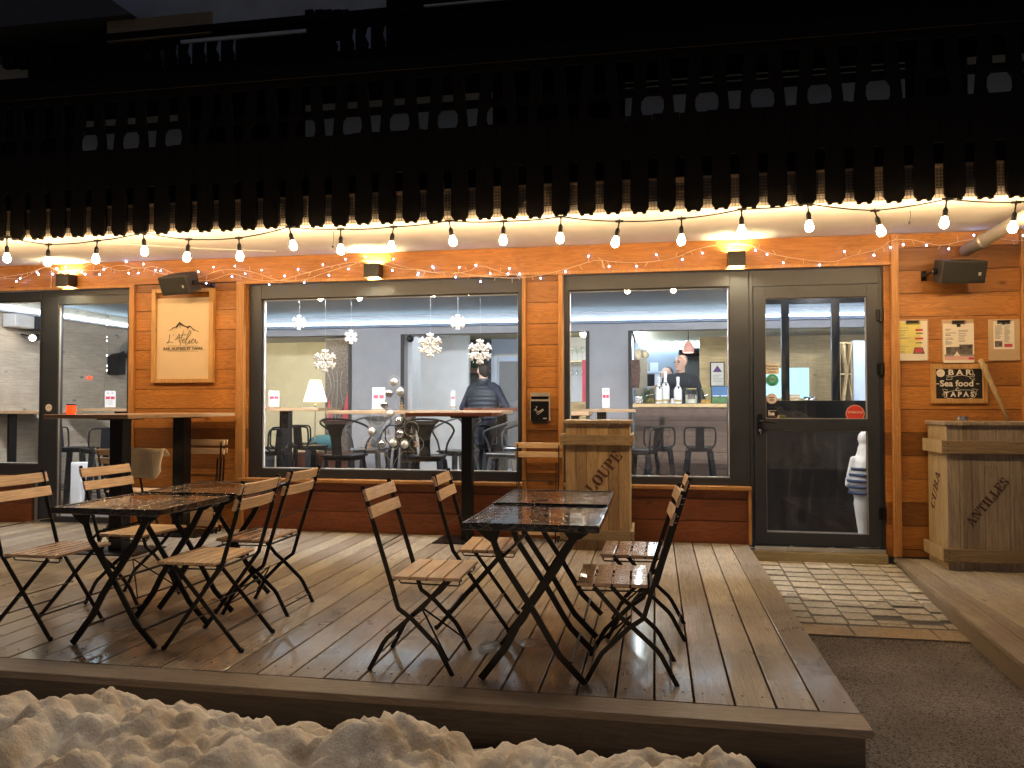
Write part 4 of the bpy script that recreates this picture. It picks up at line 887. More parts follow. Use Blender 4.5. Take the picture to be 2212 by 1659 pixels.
# loudspeakers
def speaker(c,yaw,pitch,label,side):
    t=thing('loudspeaker',c,label,'speaker','small black wall speakers'); Mx=Matrix.Translation(c)@Matrix.Rotation(yaw,4,'Z')@Matrix.Rotation(pitch,4,'X')
    b=MB(); pts=[(-.17,.0),(.17,.0),(.15,.16),(.10,.19),(-.10,.19),(-.15,.16)]
    b.prism(pts,(0,0,-.085),(1,0,0),(0,1,0),.17); b.v=[tuple(Mx@Vector(v)) for v in b.v]; bd=ob('cabinet',b,'speaker_black',t,bev=.008)
    b=MB(); b.box((-.16,-.006,-.072),(.16,-.0005,.072),Mx); ob('grille',b,'speaker_grille',t,bev=.004)
    b=MB(); b.box((.105,-.0075,-.025),(.125,-.0062,.0),Mx); ob('badge',b,'grey_plastic',t)
    b=MB(); p=Mx@Vector((side*.17,.08,0)); q=Mx@Vector((side*.19,.08,0)); b.tube([p,q],.025,12); b.tube([q,Vector((q.x,-.03,q.z))],.012,8); b.box((q.x-.02,-.04,q.z-.04),(q.x+.02,-.031,q.z+.04)); ob('bracket',b,'black_metal',t)
speaker(Vector((-4.24,-.33,2.20)),R(-14),R(22),'black loudspeaker tilted down over the cream banner',1)
speaker(Vector((2.29,-.30,2.13)),R(10),R(14),'black loudspeaker on the right wall above the menu boards',-1)
# banner
t=thing('banner_frame',(-4.32,-.035,1.34),'cream canvas banner in a pine frame with mountain logo on the timber wall','sign')
x0,x1,z0,z1=-4.635,-4.005,1.34,2.215
b=MB(); b.box((x0,-.075,z0),(x0+.042,-.032,z1)); b.box((x1-.042,-.075,z0),(x1,-.032,z1)); b.box((x0+.0425,-.072,z0),(x1-.0425,-.034,z0+.035)); b.box((x0+.0425,-.072,z1-.036),(x1-.0425,-.034,z1)); ob('frame',b,'frame_pine',t,bev=.002)
b=MB(); vs=[];fs=[]
nx,nz=22,30
for j in range(nz+1):
    for i in range(nx+1):
        u=i/nx; v=j/nz; x=x0+.043+(x1-x0-.086)*u; z=z0+.036+(z1-z0-.12)*v
        vs.append((x,-.050+.003*noise.noise(Vector((u*4,v*3,1)))+.002*math.sin(u*14+v*3)*(1-v),z))
for j in range(nz):
    for i in range(nx): a=j*(nx+1)+i; fs.append((a,a+1,a+nx+2,a+nx+1))
b.add(vs,fs); o=ob('canvas',b,'canvas',t,smooth=True)
def bp(u,v,y=-.0565): # px in zoom crop of the banner -> wall point
    return at((370+u/6.142)*.864,(700+v/6.142)*.864,Y=y)
def strokes(name,lines,parent,mat,r,f=bp,seg=5):
    b=MB()
    for ln in lines:
        rr=r
        if isinstance(ln[0],(int,float)): rr=ln[0]; ln=ln[1]
        b.tube([f(*p) for p in ln],rr,seg)
    return ob(name,b,mat,parent)
def smoothp(pts,n=4):
    out=[]; P=[pts[0]]+list(pts)+[pts[-1]]
    for i in range(1,len(P)-2):
        for k in range(n):
            t_=k/n; a=[]
            for d in (0,1):
                p0,p1,p2,p3=P[i-1][d],P[i][d],P[i+1][d],P[i+2][d]
                a.append(.5*((2*p1)+(-p0+p2)*t_+(2*p0-5*p1+4*p2-p3)*t_*t_+(-p0+3*p1-3*p2+p3)*t_**3))
            out.append(tuple(a))
    out.append(tuple(pts[-1])); return out
def poly(pts,f=bp,y=None): return [f(*p) for p in pts]
b=MB()
for pl in ([(300,785),(345,765),(380,730),(425,715),(484,643),(545,690),(600,715),(645,698),(700,755),(800,800),(755,788),(712,770),(716,790),(695,770),(645,716),(620,740),(600,780),(612,742),(560,715),(530,700),(555,722),(520,700),(505,680),(494,700),(500,755),(486,705),(484,665),(470,690),(445,725),(430,755),(438,722),(390,738),(350,770)],):
    P=[bp(*p) for p in pl]; n=len(P); b.add(P+[p+Vector((0,.001,0)) for p in P],[tuple(range(n)),tuple(range(n,2*n))[::-1]])
ob('mountain_logo',b,'ink',t)
strokes('script_lettering',[smoothp(q) for q in (
 [(335,832),(328,890),(312,960),(285,965),(320,950),(380,962)],[(392,840),(388,850)],
 [(412,918),(440,900),(470,840),(480,830),(478,900),(482,962)],[(435,895),(510,880)],
 [(545,775),(525,850),(505,930),(492,1010)],[(500,850),(585,838)],
 [(530,935),(560,925),(570,908),(550,900),(528,935),(530,965),(560,960),(600,900),(650,830),(655,785),(635,785),(605,860),(575,950),(582,990),(620,960),(640,920),(630,965),(650,970),(668,940)],
 [(645,895),(647,900)],
 [(668,940),(690,925),(700,905),(685,905),(665,945),(680,970),(705,955),(725,915),(735,920),(728,945),(740,975),(768,940)])],t,'ink',.0019)
strokes('rule',[[(295,1013),(478,1013)],[(515,1013),(770,1013)],[(295,1091),(770,1091)]],t,'ink',.0011)
text('lettering','BAR, HUÎTRES ET TAPAS'.replace('Î','I'),.040,bp(534,1056,-.056),'ink',t,bold=.0005,sx=.93)
# cigarette bin
t=thing('cigarette_bin',(-.96,-.03,.99),'black wall ash box with a white cigarette pictogram on the pillar','ashtray')
x0,x1=-1.035,-.882
b=MB(); b.box((x0,-.115,1.0),(x1,-.0555,1.165)); b.frustum(((x0+x1)/2,-.085,.975),.06,.02,((x0+x1)/2,-.085,.9995),.075,.029); b.box((x0+.004,-.10,1.166),(x1-.004,-.056,1.205)); ob('box',b,'black_metal',t,bev=.003)
b=MB(); b.box((x0-.002,-.118,1.206),(x1+.002,-.054,1.236)); b.box((x0-.006,-.116,1.0),(x0-.001,-.056,1.205)); b.box((x1+.001,-.116,1.0),(x1+.006,-.056,1.205)); b.box((x0,-.117,1.165),(x1,-.1155,1.18)); ob('lid',b,'grey_plastic',t,bev=.002)
def ap(u,v): return at((1340+u/13.83)*.864,(960+v/13.83)*.864,Y=-.1165)
strokes('cigarette_pictogram',[[(15,1000),(245,860),(272,900),(60,1060),(15,1000)],[(85,990),(235,890)],smoothp([(50,960),(25,905),(-25,880),(10,830),(35,790),(-5,775)]),smoothp([(10,940),(-40,900),(-80,905)])],t,'chalk',.0018,ap)
b=MB(); a=ap(255,1170); c=ap(375,1215); b.box((a.x,-.117,a.z),(c.x,-.1155,c.z)); ob('badge',b,'grey_plastic',t)
# menu boards
def mp(u,v,y=-.05): return at((2220+u/4.879)*.864,(760+v/4.879)*.864,Y=y)
def clipboard(u0,v0,u1,v1,pu0,pv0,pu1,pv1,pmat,label,boardmat='kraft'):
    a=mp(u0,v0,-.04); c=mp(u1,v1,-.04); t=thing('menu_clipboard',((a.x+c.x)/2,-.035,c.z),label,'menu','clipboard menus on the right wall')
    b=MB(); b.box((a.x,-.04,c.z),(c.x,-.0345,a.z)); ob('board',b,boardmat,t,bev=.001)
    p=mp(pu0,pv0,-.043); q=mp(pu1,pv1,-.043); b=MB(); b.box((p.x,-.0425,q.z),(q.x,-.0408,p.z)); pp=ob('paper_sheet',b,pmat,t)
    cu=(pu0+pu1)/2; b=MB(); c1=mp(cu-80,v0+15,-.05); c2=mp(cu+80,v0+48,-.05); b.tube([Vector((c1.x,-.048,c2.z)),Vector((c1.x,-.05,c1.z)),Vector((c2.x,-.05,c1.z)),Vector((c2.x,-.048,c2.z)),Vector((c1.x,-.048,c2.z))],.003,6); b.box((c1.x+.005,-.047,c2.z+.008),(c2.x-.005,-.0432,c1.z-.004)) ; ob('clip',b,'black_steel',t)
    return t,pp
def lines(parent,rows,mat='menu_grey',y=-.0432,w=.0012):
    b=MB()
    for (u0,v,u1,hh) in rows: a=mp(u0,v,y); c=mp(u1,v+hh,y); b.box((a.x,y,c.z),(c.x,y+.0006,a.z))
    return ob('print',b,mat,parent)
t,pp=clipboard(118,192,498,680,122,212,484,688,'paper','left menu clipboard with yellow sheet and small food pictures')
b=MB(); a=mp(135,225,-.0432); c=mp(440,600,-.0432); b.box((a.x,-.0432,c.z),(c.x-.02,-.0426,a.z)); ob('yellow_field',b,'paper_yellow',pp)
lines(pp,[(150,v,150+random.randint(50,130),5) for v in (290,320,328,350,372,385,412,420,515,545,575,595)],'menu_grey',-.0438)
lines(pp,[(335,305,425,24),(330,410,430,22)],'menu_red',-.0440); lines(pp,[(340,352,430,12),(340,468,420,12)],'photo_dark',-.0440)
b=MB(); P=[mp(*q,-.0442) for q in ((325,530),(425,530),(450,608),(303,608))]; b.add(P,[(0,1,2,3)]); ob('food_tray_picture',b,'photo_dark',pp); b=MB(); P=[mp(*q,-.0446) for q in ((335,540),(415,540),(428,592),(326,592))]; b.add(P,[(0,1,2,3)]); ob('food_picture',b,'menu_red',pp)
t,pp=clipboard(655,192,1050,700,672,240,1055,715,'paper','middle menu clipboard with a thick pack of sheets and a bottom photo strip')
lines(pp,[(700,v,700+w_,6) for v,w_ in ((305,70),(318,50),(350,130),(372,60),(380,70),(412,90),(428,100),(450,40),(462,80),(474,90),(488,70))]+[(860,v,860+w_,6) for v,w_ in ((318,120),(335,110),(358,90),(378,100),(398,80),(418,70),(438,85),(455,80))],'menu_grey')
lines(pp,[(708,525,1035,90)],'photo_dark',-.0434); lines(pp,[(870,495,1035,30)],'photo_dark',-.0434); lines(pp,[(690,618,1055,18)],'menu_grey',-.0438); lines(pp,[(690,636,1055,46)],'menu_pink',-.0438); lines(pp,[(985,650,1052,28)],'menu_red',-.0442); lines(pp,[(838,238,886,42)],'ink',-.0440)
b=MB(); P=[mp(*q,-.0446) for q in ((845,575),(885,636),(800,636))]; b.add(P,[(0,1,2)]); ob('picture_peak',b,'paper',pp)
t,pp=clipboard(1222,188,1615,688,1285,210,1545,550,'paper','right menu clipboard with a small sheet on a large bare board')
lines(pp,[(1308,v,1308+w_,5) for v,w_ in [(265+13*k,random.randint(50,95)) for k in range(13)]]+[(1420,v,1420+w_,5) for v,w_ in [(265+13*k,random.randint(45,100)) for k in range(16)]],'menu_grey')
lines(pp,[(1305,452,1396,72)],'photo_dark',-.0438); lines(pp,[(1420,487,1520,38)],'menu_red',-.0438); lines(pp,[(1395,228,1428,24)],'ink',-.0438)
# chalkboard
t=thing('chalkboard_sign',(2.13,-.035,.99),'framed chalkboard with white hand lettering below the menu clipboards','chalkboard')
a=mp(520,738,-.05); c=mp(1222,1212,-.05); e=.037
b=MB(); b.box((a.x,-.056,c.z),(a.x+e,-.034,a.z)); b.box((c.x-e,-.056,c.z),(c.x,-.034,a.z)); b.box((a.x+e+.0002,-.055,c.z),(c.x-e-.0002,-.034,c.z+e)); b.box((a.x+e+.0002,-.055,a.z-e),(c.x-e-.0002,-.034,a.z)); ob('frame',b,'frame_pine',t,bev=.003)
b=MB(); b.box((a.x+e,-.046,c.z+e),(c.x-e,-.036,a.z-e)); ob('slate',b,'chalkboard',t)
mpc=lambda u,v: mp(u,v,-.048)
strokes('chalk_ribbon',[[(740,798),(742,870),(1025,885),(1022,798)][:0] or smoothp([(742,860),(745,800),(880,787),(1022,802),(1025,888),(900,868),(748,890),(742,860)]),[(745,868),(712,870),(728,893),(708,925),(782,918),(780,890)],[(1022,850),(1060,865),(1045,890),(1060,928),(1000,905),(1000,890)],
 smoothp([(705,1075),(870,1050),(1045,1060),(1052,1140),(880,1158),(695,1140),(705,1075)]),[(705,1090),(665,1110),(685,1075),(665,1040),(722,1045),(724,1060)],[(1045,1080),(1085,1108),(1075,1070),(1098,1045),(1025,1035),(1025,1055)],
 smoothp([(820,1045),(850,1020),(862,1030),(845,1035),(830,1055),(860,1058),(885,1045)])],t,'chalk',.0018,mpc)
text('lettering','B A R',.060,mp(877,838,-.0472),'chalk',t,bold=.0018,sx=1.15); text('lettering','T A P A S',.054,mp(868,1104,-.0472),'chalk',t,bold=.002,sx=.98)
text('lettering','Sea food',.066,mp(838,972,-.0472),'chalk',t,bold=.0018,sx=1.05)
for uu in (606,1095): text('lettering','~',.04,mp(uu,972,-.0472),'chalk',t,bold=.001)
q=mp(643,843,-.05); disc((q.x,q.z),.031,'paper','round_sticker',t,y=-.0478)
b=MB(); b.tube([Vector((q.x-.014,-.049,q.z)),Vector((q.x-.003,-.049,q.z+.01)),Vector((q.x+.004,-.049,q.z+.004)),Vector((q.x+.014,-.049,q.z))],.0008,5); ob('sticker_logo',b,'menu_grey',t)
# wooden pole
p0=mp(1125,665,-.14); b=MB(); e0=Vector((2.79,-.12,.99)); p0=at((2220+1125/4.879)*.864,(760+675/4.879)*.864,Y=-.10); p1=at((2220+1478/4.879)*.864,(760+1445/4.879)*.864,Y=-.20)
b.tube([p0,p0+(p1-p0)*.02,p0+(p1-p0)*.25,p0+(p1-p0)*.6,p1],[.014,.020,.021,.015,.012],14)
tag(ob('wooden_bat',b,'crate_pale_wood',smooth=True),'pale wooden pole leaning against the chalkboard from the right crate top','pole')
# ================================================================== STRING LIGHTS
TOPS=[(-200,498),(-100,520),(15,512),(105,528),(210,520),(310,502),(408,517),(516,514),(625,490),(736,495),(850,490),(970,477),(1088,478),(1212,468),(1338,478),(1472,472),(1602,452),(1745,440),(1890,455),(2045,430),(2195,437),(2330,420)]
BUL=[(-195,545),(-98,566),(15,555),(103,563),(207,557),(312,540),(404,553),(518,551),(633,528),(736,537),(845,530),(978,518),(1087,516),(1210,512),(1330,520),(1472,516),(1602,496),(1748,486),(1902,496),(2040,478),(2188,488),(2325,478)]
YS=-1.19
T_=[at(*p,Y=YS) for p in TOPS]; Bu=[at(*p,Y=YS) for p in BUL]
t=thing('festoon_lights',(-1.6,YS,2.3),'black festoon cable with large warm bulbs hung along the balcony edge','string lights')
pts=[]
for i in range(len(T_)-1):
    for k in range(5): f=k/5; p=T_[i].lerp(T_[i+1],f); p.z-=.008*math.sin(math.pi*f); pts.append(p)
pts.append(T_[-1]); b=MB(); b.tube(pts,.0045,6); ob('cable',b,'rubber_black',t)
for i,(a,c) in enumerate(zip(T_,Bu)):
    d=(c-a); L_=d.length; d.normalize(); rot=Vector((0,0,-1)).rotation_difference(d).to_matrix()
    s1=a+d*(L_-.088)
    b=MB(); b.tube([a+Vector((-.028,0,.0)),a+Vector((.028,0,0))],.0085,6); b.tube([a,a+d*.02,s1],[.011,.005,.005],6); b.lathe([(.007,.062),(.014,.05),(.0165,.04),(.0165,0),(.013,-.002)],s1+d*.058,12,rot@Matrix.Identity(3)); b.tube([a+Vector((0,0,.0)),a+Vector((0,0,.018))],.003,5)
    so_=ob('lamp_holder',b,'rubber_black',t)
    b=MB(); b.lathe([(.011,.034),(.0145,.026),(.0255,-.004),(.0275,-.018),(.023,-.034),(.012,-.043),(.001,-.0455)],c,14,rot); ob('bulb',b,'bulb_glow',so_,smooth=True)
# fairy lights (two strands, tiny LEDs)
t=thing('fairy_lights',(-1.5,-.09,2.3),'thin cream wire of tiny cold white lights looped along the fascia','string lights')
F1=[(-60,615),(0,603),(50,600),(100,577),(150,592),(200,570),(260,585),(300,578),(345,590),(400,602),(450,606),(500,592),(545,603),(600,606),(660,590),(720,574),(770,566),(830,566),(880,578),(930,588),(980,588),(1040,597),(1090,600),(1130,600),(1180,592),(1240,576),(1290,562),(1330,566),(1400,566),(1460,556),(1500,540),(1560,528),(1620,530),(1650,543),(1700,555),(1790,566),(1840,553),(1900,537),(1925,520),(1970,518),(2030,530),(2080,520),(2140,514),(2200,520),(2280,515)]
F2=[(-60,612),(0,600),(60,590),(100,577),(130,586),(170,583),(210,584),(260,573),(300,580),(340,577),(400,600),(440,596),(480,583),(540,586),(600,605),(650,606),(700,590),(760,572),(800,564),(860,580),(910,583),(960,592),(1010,586),(1040,575),(1090,590),(1130,597)]
random.seed(11)
def strand(F,nled,pm):
    P=[at(x,y,Y=-.085+.012*math.sin(x*.05)) for x,y in smoothp(F,5)]
    b=MB(); b.tube(P,.0028,5); leds=[]
    step=len(P)/nled
    for k in range(nled):
        p=P[int(k*step)]; s_=random.choice((-1,-1,1)); q=p+Vector((random.uniform(-.03,.03),-.012,s_*random.uniform(.025,.045))); b.tube([p,p.lerp(q,.5)+Vector((0,-.004,0)),q],.0022,5)
        if k%pm==0: leds.append(q+(q-p)*.1)
    return b,leds
b,l1=strand(F1,96,2); ob('wire',b,'cord_cream',t); b,l2=strand(F2,56,2); ob('wire',b,'cord_cream',t)
for p in l1+l2: b=MB(); b.ball(p,.0056,8,6); ob('led',b,'fairy_glow',t)
b=MB(); b.tube([at(111,583,Y=-.1),at(111,606,Y=-.1),at(110,618,Y=-.1)],.003,6); b.ball(at(110,620,Y=-.1),.010,8,6); ob('wire',b,'cord_cream',t)
b=MB(); b.tube([at(1300,563,Y=-.1),at(1306,580,Y=-.1),at(1300,576,Y=-.1)],.006,6); ob('wire_clip',b,'cord_cream',t)
for (px,py0,py1) in ((720,500,530),(1966,455,478)): 
    b=MB(); b.tube([at(px,py0,Y=-1.0),at(px+1,(py0+py1)/2,Y=-1.0),at(px-1,py1,Y=-1.0)],.0018,5); b.ball(at(px-1,py1+3,Y=-1.0),.010,8,6); tag(ob('hanging_hook',b,'rubber_black'),'small black weight dangling on a thin wire, '+('left of the middle window lamp' if px<1000 else 'right part of the soffit'),'hook')
# ================================================================== INTERIOR OBJECTS
def stool_low(label,mat='black_steel'):
    """bar stool: tapered sheet legs, square seat, low loop back with centre splat; faces +Y"""
    t=thing('bar_stool',(0,0,0),label,'bar stool','metal bar stools inside')
    sz=.70; b=MB(); b.box((-.155,-.155,sz-.022),(.155,.155,sz)); b.box((-.14,-.14,sz-.055),(.14,.14,sz-.0225)); ob('seat',b,mat,t,bev=.008)
    for sx in (-1,1):
        for sy in (-1,1): 
            b=MB(); b.bar([(sx*.125,sy*.125,sz-.05),(sx*.20,sy*.20,0)],.062,.022,side=(sx,-sy,0)); ob('leg',b,mat,t)
    b=MB()
    for z,r in ((.22,.172),(.26,.165)): b.tube([(-r,-r,z),(r,-r,z),(r,r,z),(-r,r,z)],.006,6,closed=True)
    ob('foot_rail',b,mat,t)
    b=MB(); b.tube(smooth3([(-.13,-.15,sz+.0),(-.168,-.155,sz+.025),(-.178,-.165,sz+.07),(-.178,-.17,sz+.17),(-.165,-.175,sz+.215),(-.13,-.178,sz+.228),(0,-.18,sz+.23),(.13,-.178,sz+.228),(.165,-.175,sz+.215),(.178,-.17,sz+.17),(.178,-.165,sz+.07),(.168,-.155,sz+.025),(.13,-.15,sz+.0)]),.010,8); ob('back_loop',b,mat,t)
    b=MB(); b.bar([(0,-.15,sz-.03),(0,-.155,sz),(0,-.178,sz+.225)],.10,.005,side=(1,0,0)); ob('back_splat',b,mat,t)
    return t
def smooth3(p,n=4):
    out=[]; P=[Vector(q) for q in [p[0]]+list(p)+[p[-1]]]
    for i in range(1,len(P)-2):
        for k in range(n):
            f=k/n; out.append(.5*((2*P[i])+(-P[i-1]+P[i+1])*f+(2*P[i-1]-5*P[i]+4*P[i+1]-P[i+2])*f*f+(-P[i-1]+3*P[i]-3*P[i+1]+P[i+2])*f**3))
    out.append(P[-2]); return out
def stool_arm(label,mat='black_steel'):
    t=thing('bar_armchair',(0,0,0),label,'bar stool','metal bar stools with arms inside')
    sz=.71; b=MB(); b.box((-.17,-.17,sz-.022),(.17,.17,sz)); b.box((-.15,-.15,sz-.055),(.15,.15,sz-.0225)); ob('seat',b,mat,t,bev=.008)
    for sx in (-1,1):
        for sy in (-1,1): b=MB(); b.bar([(sx*.135,sy*.135,sz-.05),(sx*.22,sy*.22,0)],.06,.02,side=(sx,-sy,0)); ob('leg',b,mat,t)
    b=MB()
    for z,r in ((.24,.185),(.28,.178)): b.tube([(-r,-r,z),(r,-r,z),(r,r,z),(-r,r,z)],.006,6,closed=True)
    ob('foot_rail',b,mat,t)
    b=MB(); b.tube(smooth3([(-.15,.13,sz-.01),(-.165,.15,sz+.10),(-.215,.17,sz+.20),(-.235,.10,sz+.24),(-.22,-.08,sz+.30),(-.13,-.20,sz+.34),(0,-.225,sz+.35),(.13,-.20,sz+.34),(.22,-.08,sz+.30),(.235,.10,sz+.24),(.215,.17,sz+.20),(.165,.15,sz+.10),(.15,.13,sz-.01)],5),.0105,8); ob('arm_rail',b,mat,t)
    b=MB(); prof=[(.055,0),(.05,.09),(.055,.17),(.075,.24),(.11,.30),(.15,.333)]
    vs=[];fs=[]
    for w_,z in prof:
        y=-.165-.055*(z/.33)
        for q in (-1,1): vs.append((q*w_,y+ (.02 if w_>.1 else 0)*abs(q)*(w_-.1)/.05,sz+z))
    n=len(vs); vs2=[(x,y+.006,z) for x,y,z in vs]
    for k in range(len(prof)-1): fs.append((2*k,2*k+1,2*k+3,2*k+2)); fs.append((n+2*k+2,n+2*k+3,n+2*k+1,n+2*k))
    for k in range(len(prof)-1): fs.append((2*k,2*k+2,n+2*k+2,n+2*k)); fs.append((2*k+3,2*k+1,n+2*k+1,n+2*k+3))
    b.add(vs+vs2,fs); ob('back_splat',b,mat,t); return t
def put(o,px,Y,deg,label,dz=0,x=None):
    X_=at(px,900,Y=Y).x if x is None else x
    o.location=(X_,Y,FZ+dz); o.rotation_euler=(0,0,R(deg)); o['label']=label
s0=stool_low('x'); put(s0,1510,2.95,0,'right black bar stool standing at the bar counter behind the window')
first=True
for px,Y,dg,lb in ((1424,2.95,0,'left black bar stool standing at the bar counter behind the window'),(1385,2.25,70,'black bar stool half hidden by the crate near the bar'),(40,2.2,15,'low backed stool inside the window at far left'),(165,1.5,-75,'black stool inside the terrace door on the left'),(215,1.3,60,'second black stool inside the terrace door, right of the first'),(652,3.0,5,'low backed stool by the cream wall left of the floor lamp'),(672,2.4,-30,'turned black stool between high table post and floor lamp'),(596,2.1,60,'black stool at the left end of the big window beside the table post'),(870,3.2,0,'black stool behind the long table under the bauble tree'),(1050,3.1,20,'stool behind the long table right of the bauble tree'),(575,1.3,80,'near black stool at the left edge of the big window')):
    c=copy_tree(s0); put(c,px,Y,dg,lb)
a0_=stool_arm('x','black_steel'); put(a0_,745,.62,-4,'large dark bar armchair seen from behind, left half of the big window')
c=copy_tree(a0_); put(c,925,.66,6,'large bar armchair seen from behind, behind the bauble tree')
def remat(o,mat):
    for ch in o.children: ch.data=ch.data.copy(); ch.data.materials[0]=M[mat]
for px,Y,dg,lb in ((990,1.5,160,'raw steel bar armchair behind the outdoor high table post'),(1098,1.2,75,'raw steel bar armchair at the right end of the big window'),(1120,2.3,100,'raw steel armchair deep in the room by the right end of the big window'),(800,1.75,180,'raw steel armchair on the far side of the long table, left')):
    c=copy_tree(a0_); put(c,px,Y,dg,lb); remat(c,'raw_steel')
# interior high tables
def in_table(px0,px1,Y0,Y1,z,posts,label,mat='table_wood'):
    x0=at(px0,900,Y=Y0).x; x1=at(px1,900,Y=Y0).x; t=thing('high_table',((x0+x1)/2,(Y0+Y1)/2,FZ),label,'high table','wooden high tables inside')
    b=MB(); b.box((x0,Y0,z-.035),(x1,Y1,z)); ob('table_top',b,mat,t,bev=.004)
    for ppx in posts:
        x=at(ppx,900,Y=(Y0+Y1)/2).x; b=MB(); b.box((x-.055,(Y0+Y1)/2-.055,FZ+.012),(x+.055,(Y0+Y1)/2+.055,z-.036)); b.box((x-.25,(Y0+Y1)/2-.2,FZ+.001),(x+.25,(Y0+Y1)/2+.2,FZ+.0115)); ob('post',b,'black_metal',t)
    return t
in_table(704,1085,.95,1.55,1.075,(884,),'long pale high table running behind the bauble tree')
in_table(530,688,1.7,2.3,1.10,(618,),'high table at the left end of the big window')
in_table(1000,1122,2.2,2.8,1.10,(1085,),'high table in front of the man with the padded vest','dark_table_wood')
in_table(1215,1272,1.3,1.8,1.06,(1240,),'light table corner between pillar and crate')
in_table(1248,1374,2.55,3.0,1.085,(1300,),'narrow high table in front of the grey pier in the right window')
in_table(-60,88,.9,1.5,1.07,(20,),'high table inside the far left window')
in_table(150,300,1.9,2.4,1.09,(262,),'high table with menu card inside the terrace door')
def menu_card(px,Y,z,w,h,label,deg=0):
    x=at(px,900,Y=Y).x; t=thing('menu_card',(x,Y,z),label,'menu card','upright menu cards on the tables')
    b=MB(); b.box((x-w/2,Y-.004,z+.016),(x+w/2,Y,z+h)); ob('card',b,'white_plastic',t)
    b=MB(); b.box((x-w/2-.01,Y-.03,z+.001),(x+w/2+.01,Y+.025,z+.0155)); ob('holder_foot',b,'table_wood',t)
    b=MB(); b.box((x-w*.42,Y-.0052,z+h*.52),(x-w*.02,Y-.0044,z+h*.68)); b.box((x+w*.04,Y-.0052,z+h*.52),(x+w*.42,Y-.0044,z+h*.68)); ob('red_print',b,'menu_red',t)
    b=MB()
    for k in range(5): b.box((x-w*.4,Y-.0052,z+h*(.44-.06*k)),(x+w*random.uniform(.1,.4),Y-.0044,z+h*(.455-.06*k)))
    for q in (-.22,.2): b.box((x+w*q-w*.09,Y-.0052,z+h*.84),(x+w*q+w*.09,Y-.0044,z+h*.9))
    ob('grey_print',b,'menu_grey',t)
menu_card(818,1.2,1.076,.14,.24,'menu card on the long table left of the bauble tree'); menu_card(592,1.95,1.101,.13,.20,'menu card on the high table at the left end of the big window')
menu_card(1309,2.75,1.086,.085,.25,'tall narrow menu card in front of the grey pier'); menu_card(979,2.5,1.101,.05,.20,'slim upright menu card on the table right of the bauble tree'); menu_card(238,2.1,1.091,.15,.22,'menu card seen through the terrace door')
# floor lamp
x=at(681,860,Y=3.3).x; t=thing('floor_lamp',(x,3.3,FZ),'lit floor lamp with white pleated shade by the cream wall','lamp')
b=MB(); b.lathe([(.155,1.18),(.072,1.47)],(x,3.3,0),28); b.lathe([(.150,1.18),(.069,1.47)],(x,3.3,0),28); b.f=[f for f in b.f if len(f)<10]; ob('lamp_shade',b,'shade_glow',t,smooth=True)
b=MB(); b.lathe([(.12,FZ),(.12,FZ+.02),(.01,FZ+.03),(.01,1.25)],(x,3.3,0),14); b.ball((x,3.3,.72),.018); b.ball((x,3.3,1.13),.02); ob('pole',b,'brass',t)
b=MB(); b.ball((x,3.3,1.30),.03); ob('bulb',b,'led_warm',t)
# drinks cooler with plain abstract wrap
a=at(701,730,Y=4.6); c=at(756,885,Y=4.6); t=thing('drinks_fridge',((a.x+c.x)/2,4.8,FZ),'tall drinks cooler with swirling red and cream printed door','fridge')
b=MB(); b.box((a.x,4.62,FZ),(c.x,5.1,a.z)); ob('cabinet',b,'grey_paint',t,bev=.01)
b=MB(); b.box((a.x+.02,4.60,.2),(c.x-.02,4.619,a.z-.03)); ob('door',b,'photo_dark',t)
b=MB(); b.add([(a.x+.03,4.597,.8),(a.x+.16,4.597,.8),(a.x+.08,4.597,1.25)],[(0,1,2)]); b.add([(c.x-.15,4.597,.85),(c.x-.03,4.597,.85),(c.x-.03,4.597,1.35)],[(0,1,2)]); ob('red_graphic',b,'menu_red',t)
b=MB()
for k in range(4): b.tube(smooth3([(a.x+.08+k*.05,4.594,.9),(a.x+.03+k*.09,4.594,1.15),(a.x+.12+k*.05,4.594,1.4),(a.x+.05+k*.08,4.594,1.65)]),.006,5)
ob('swirl_graphic',b,'grey_plastic',t)
# sofa cushions by the cooler
b=MB(); b.ball((at(700,950,Y=3.4).x,3.4,.62),.2,14,10,(1.2,.6,.55)); tag(ob('cushion',b,'cushion_teal',smooth=True),'dark teal cushion on the bench right of the floor lamp','cushion')
b=MB(); xx=at(690,950,Y=3.4).x; b.box((xx-.25,3.2,FZ),(xx+.45,3.55,.50)); tag(ob('bench',b,'dark_table_wood',bev=.01),'low dark bench under the cushion beside the floor lamp','bench')
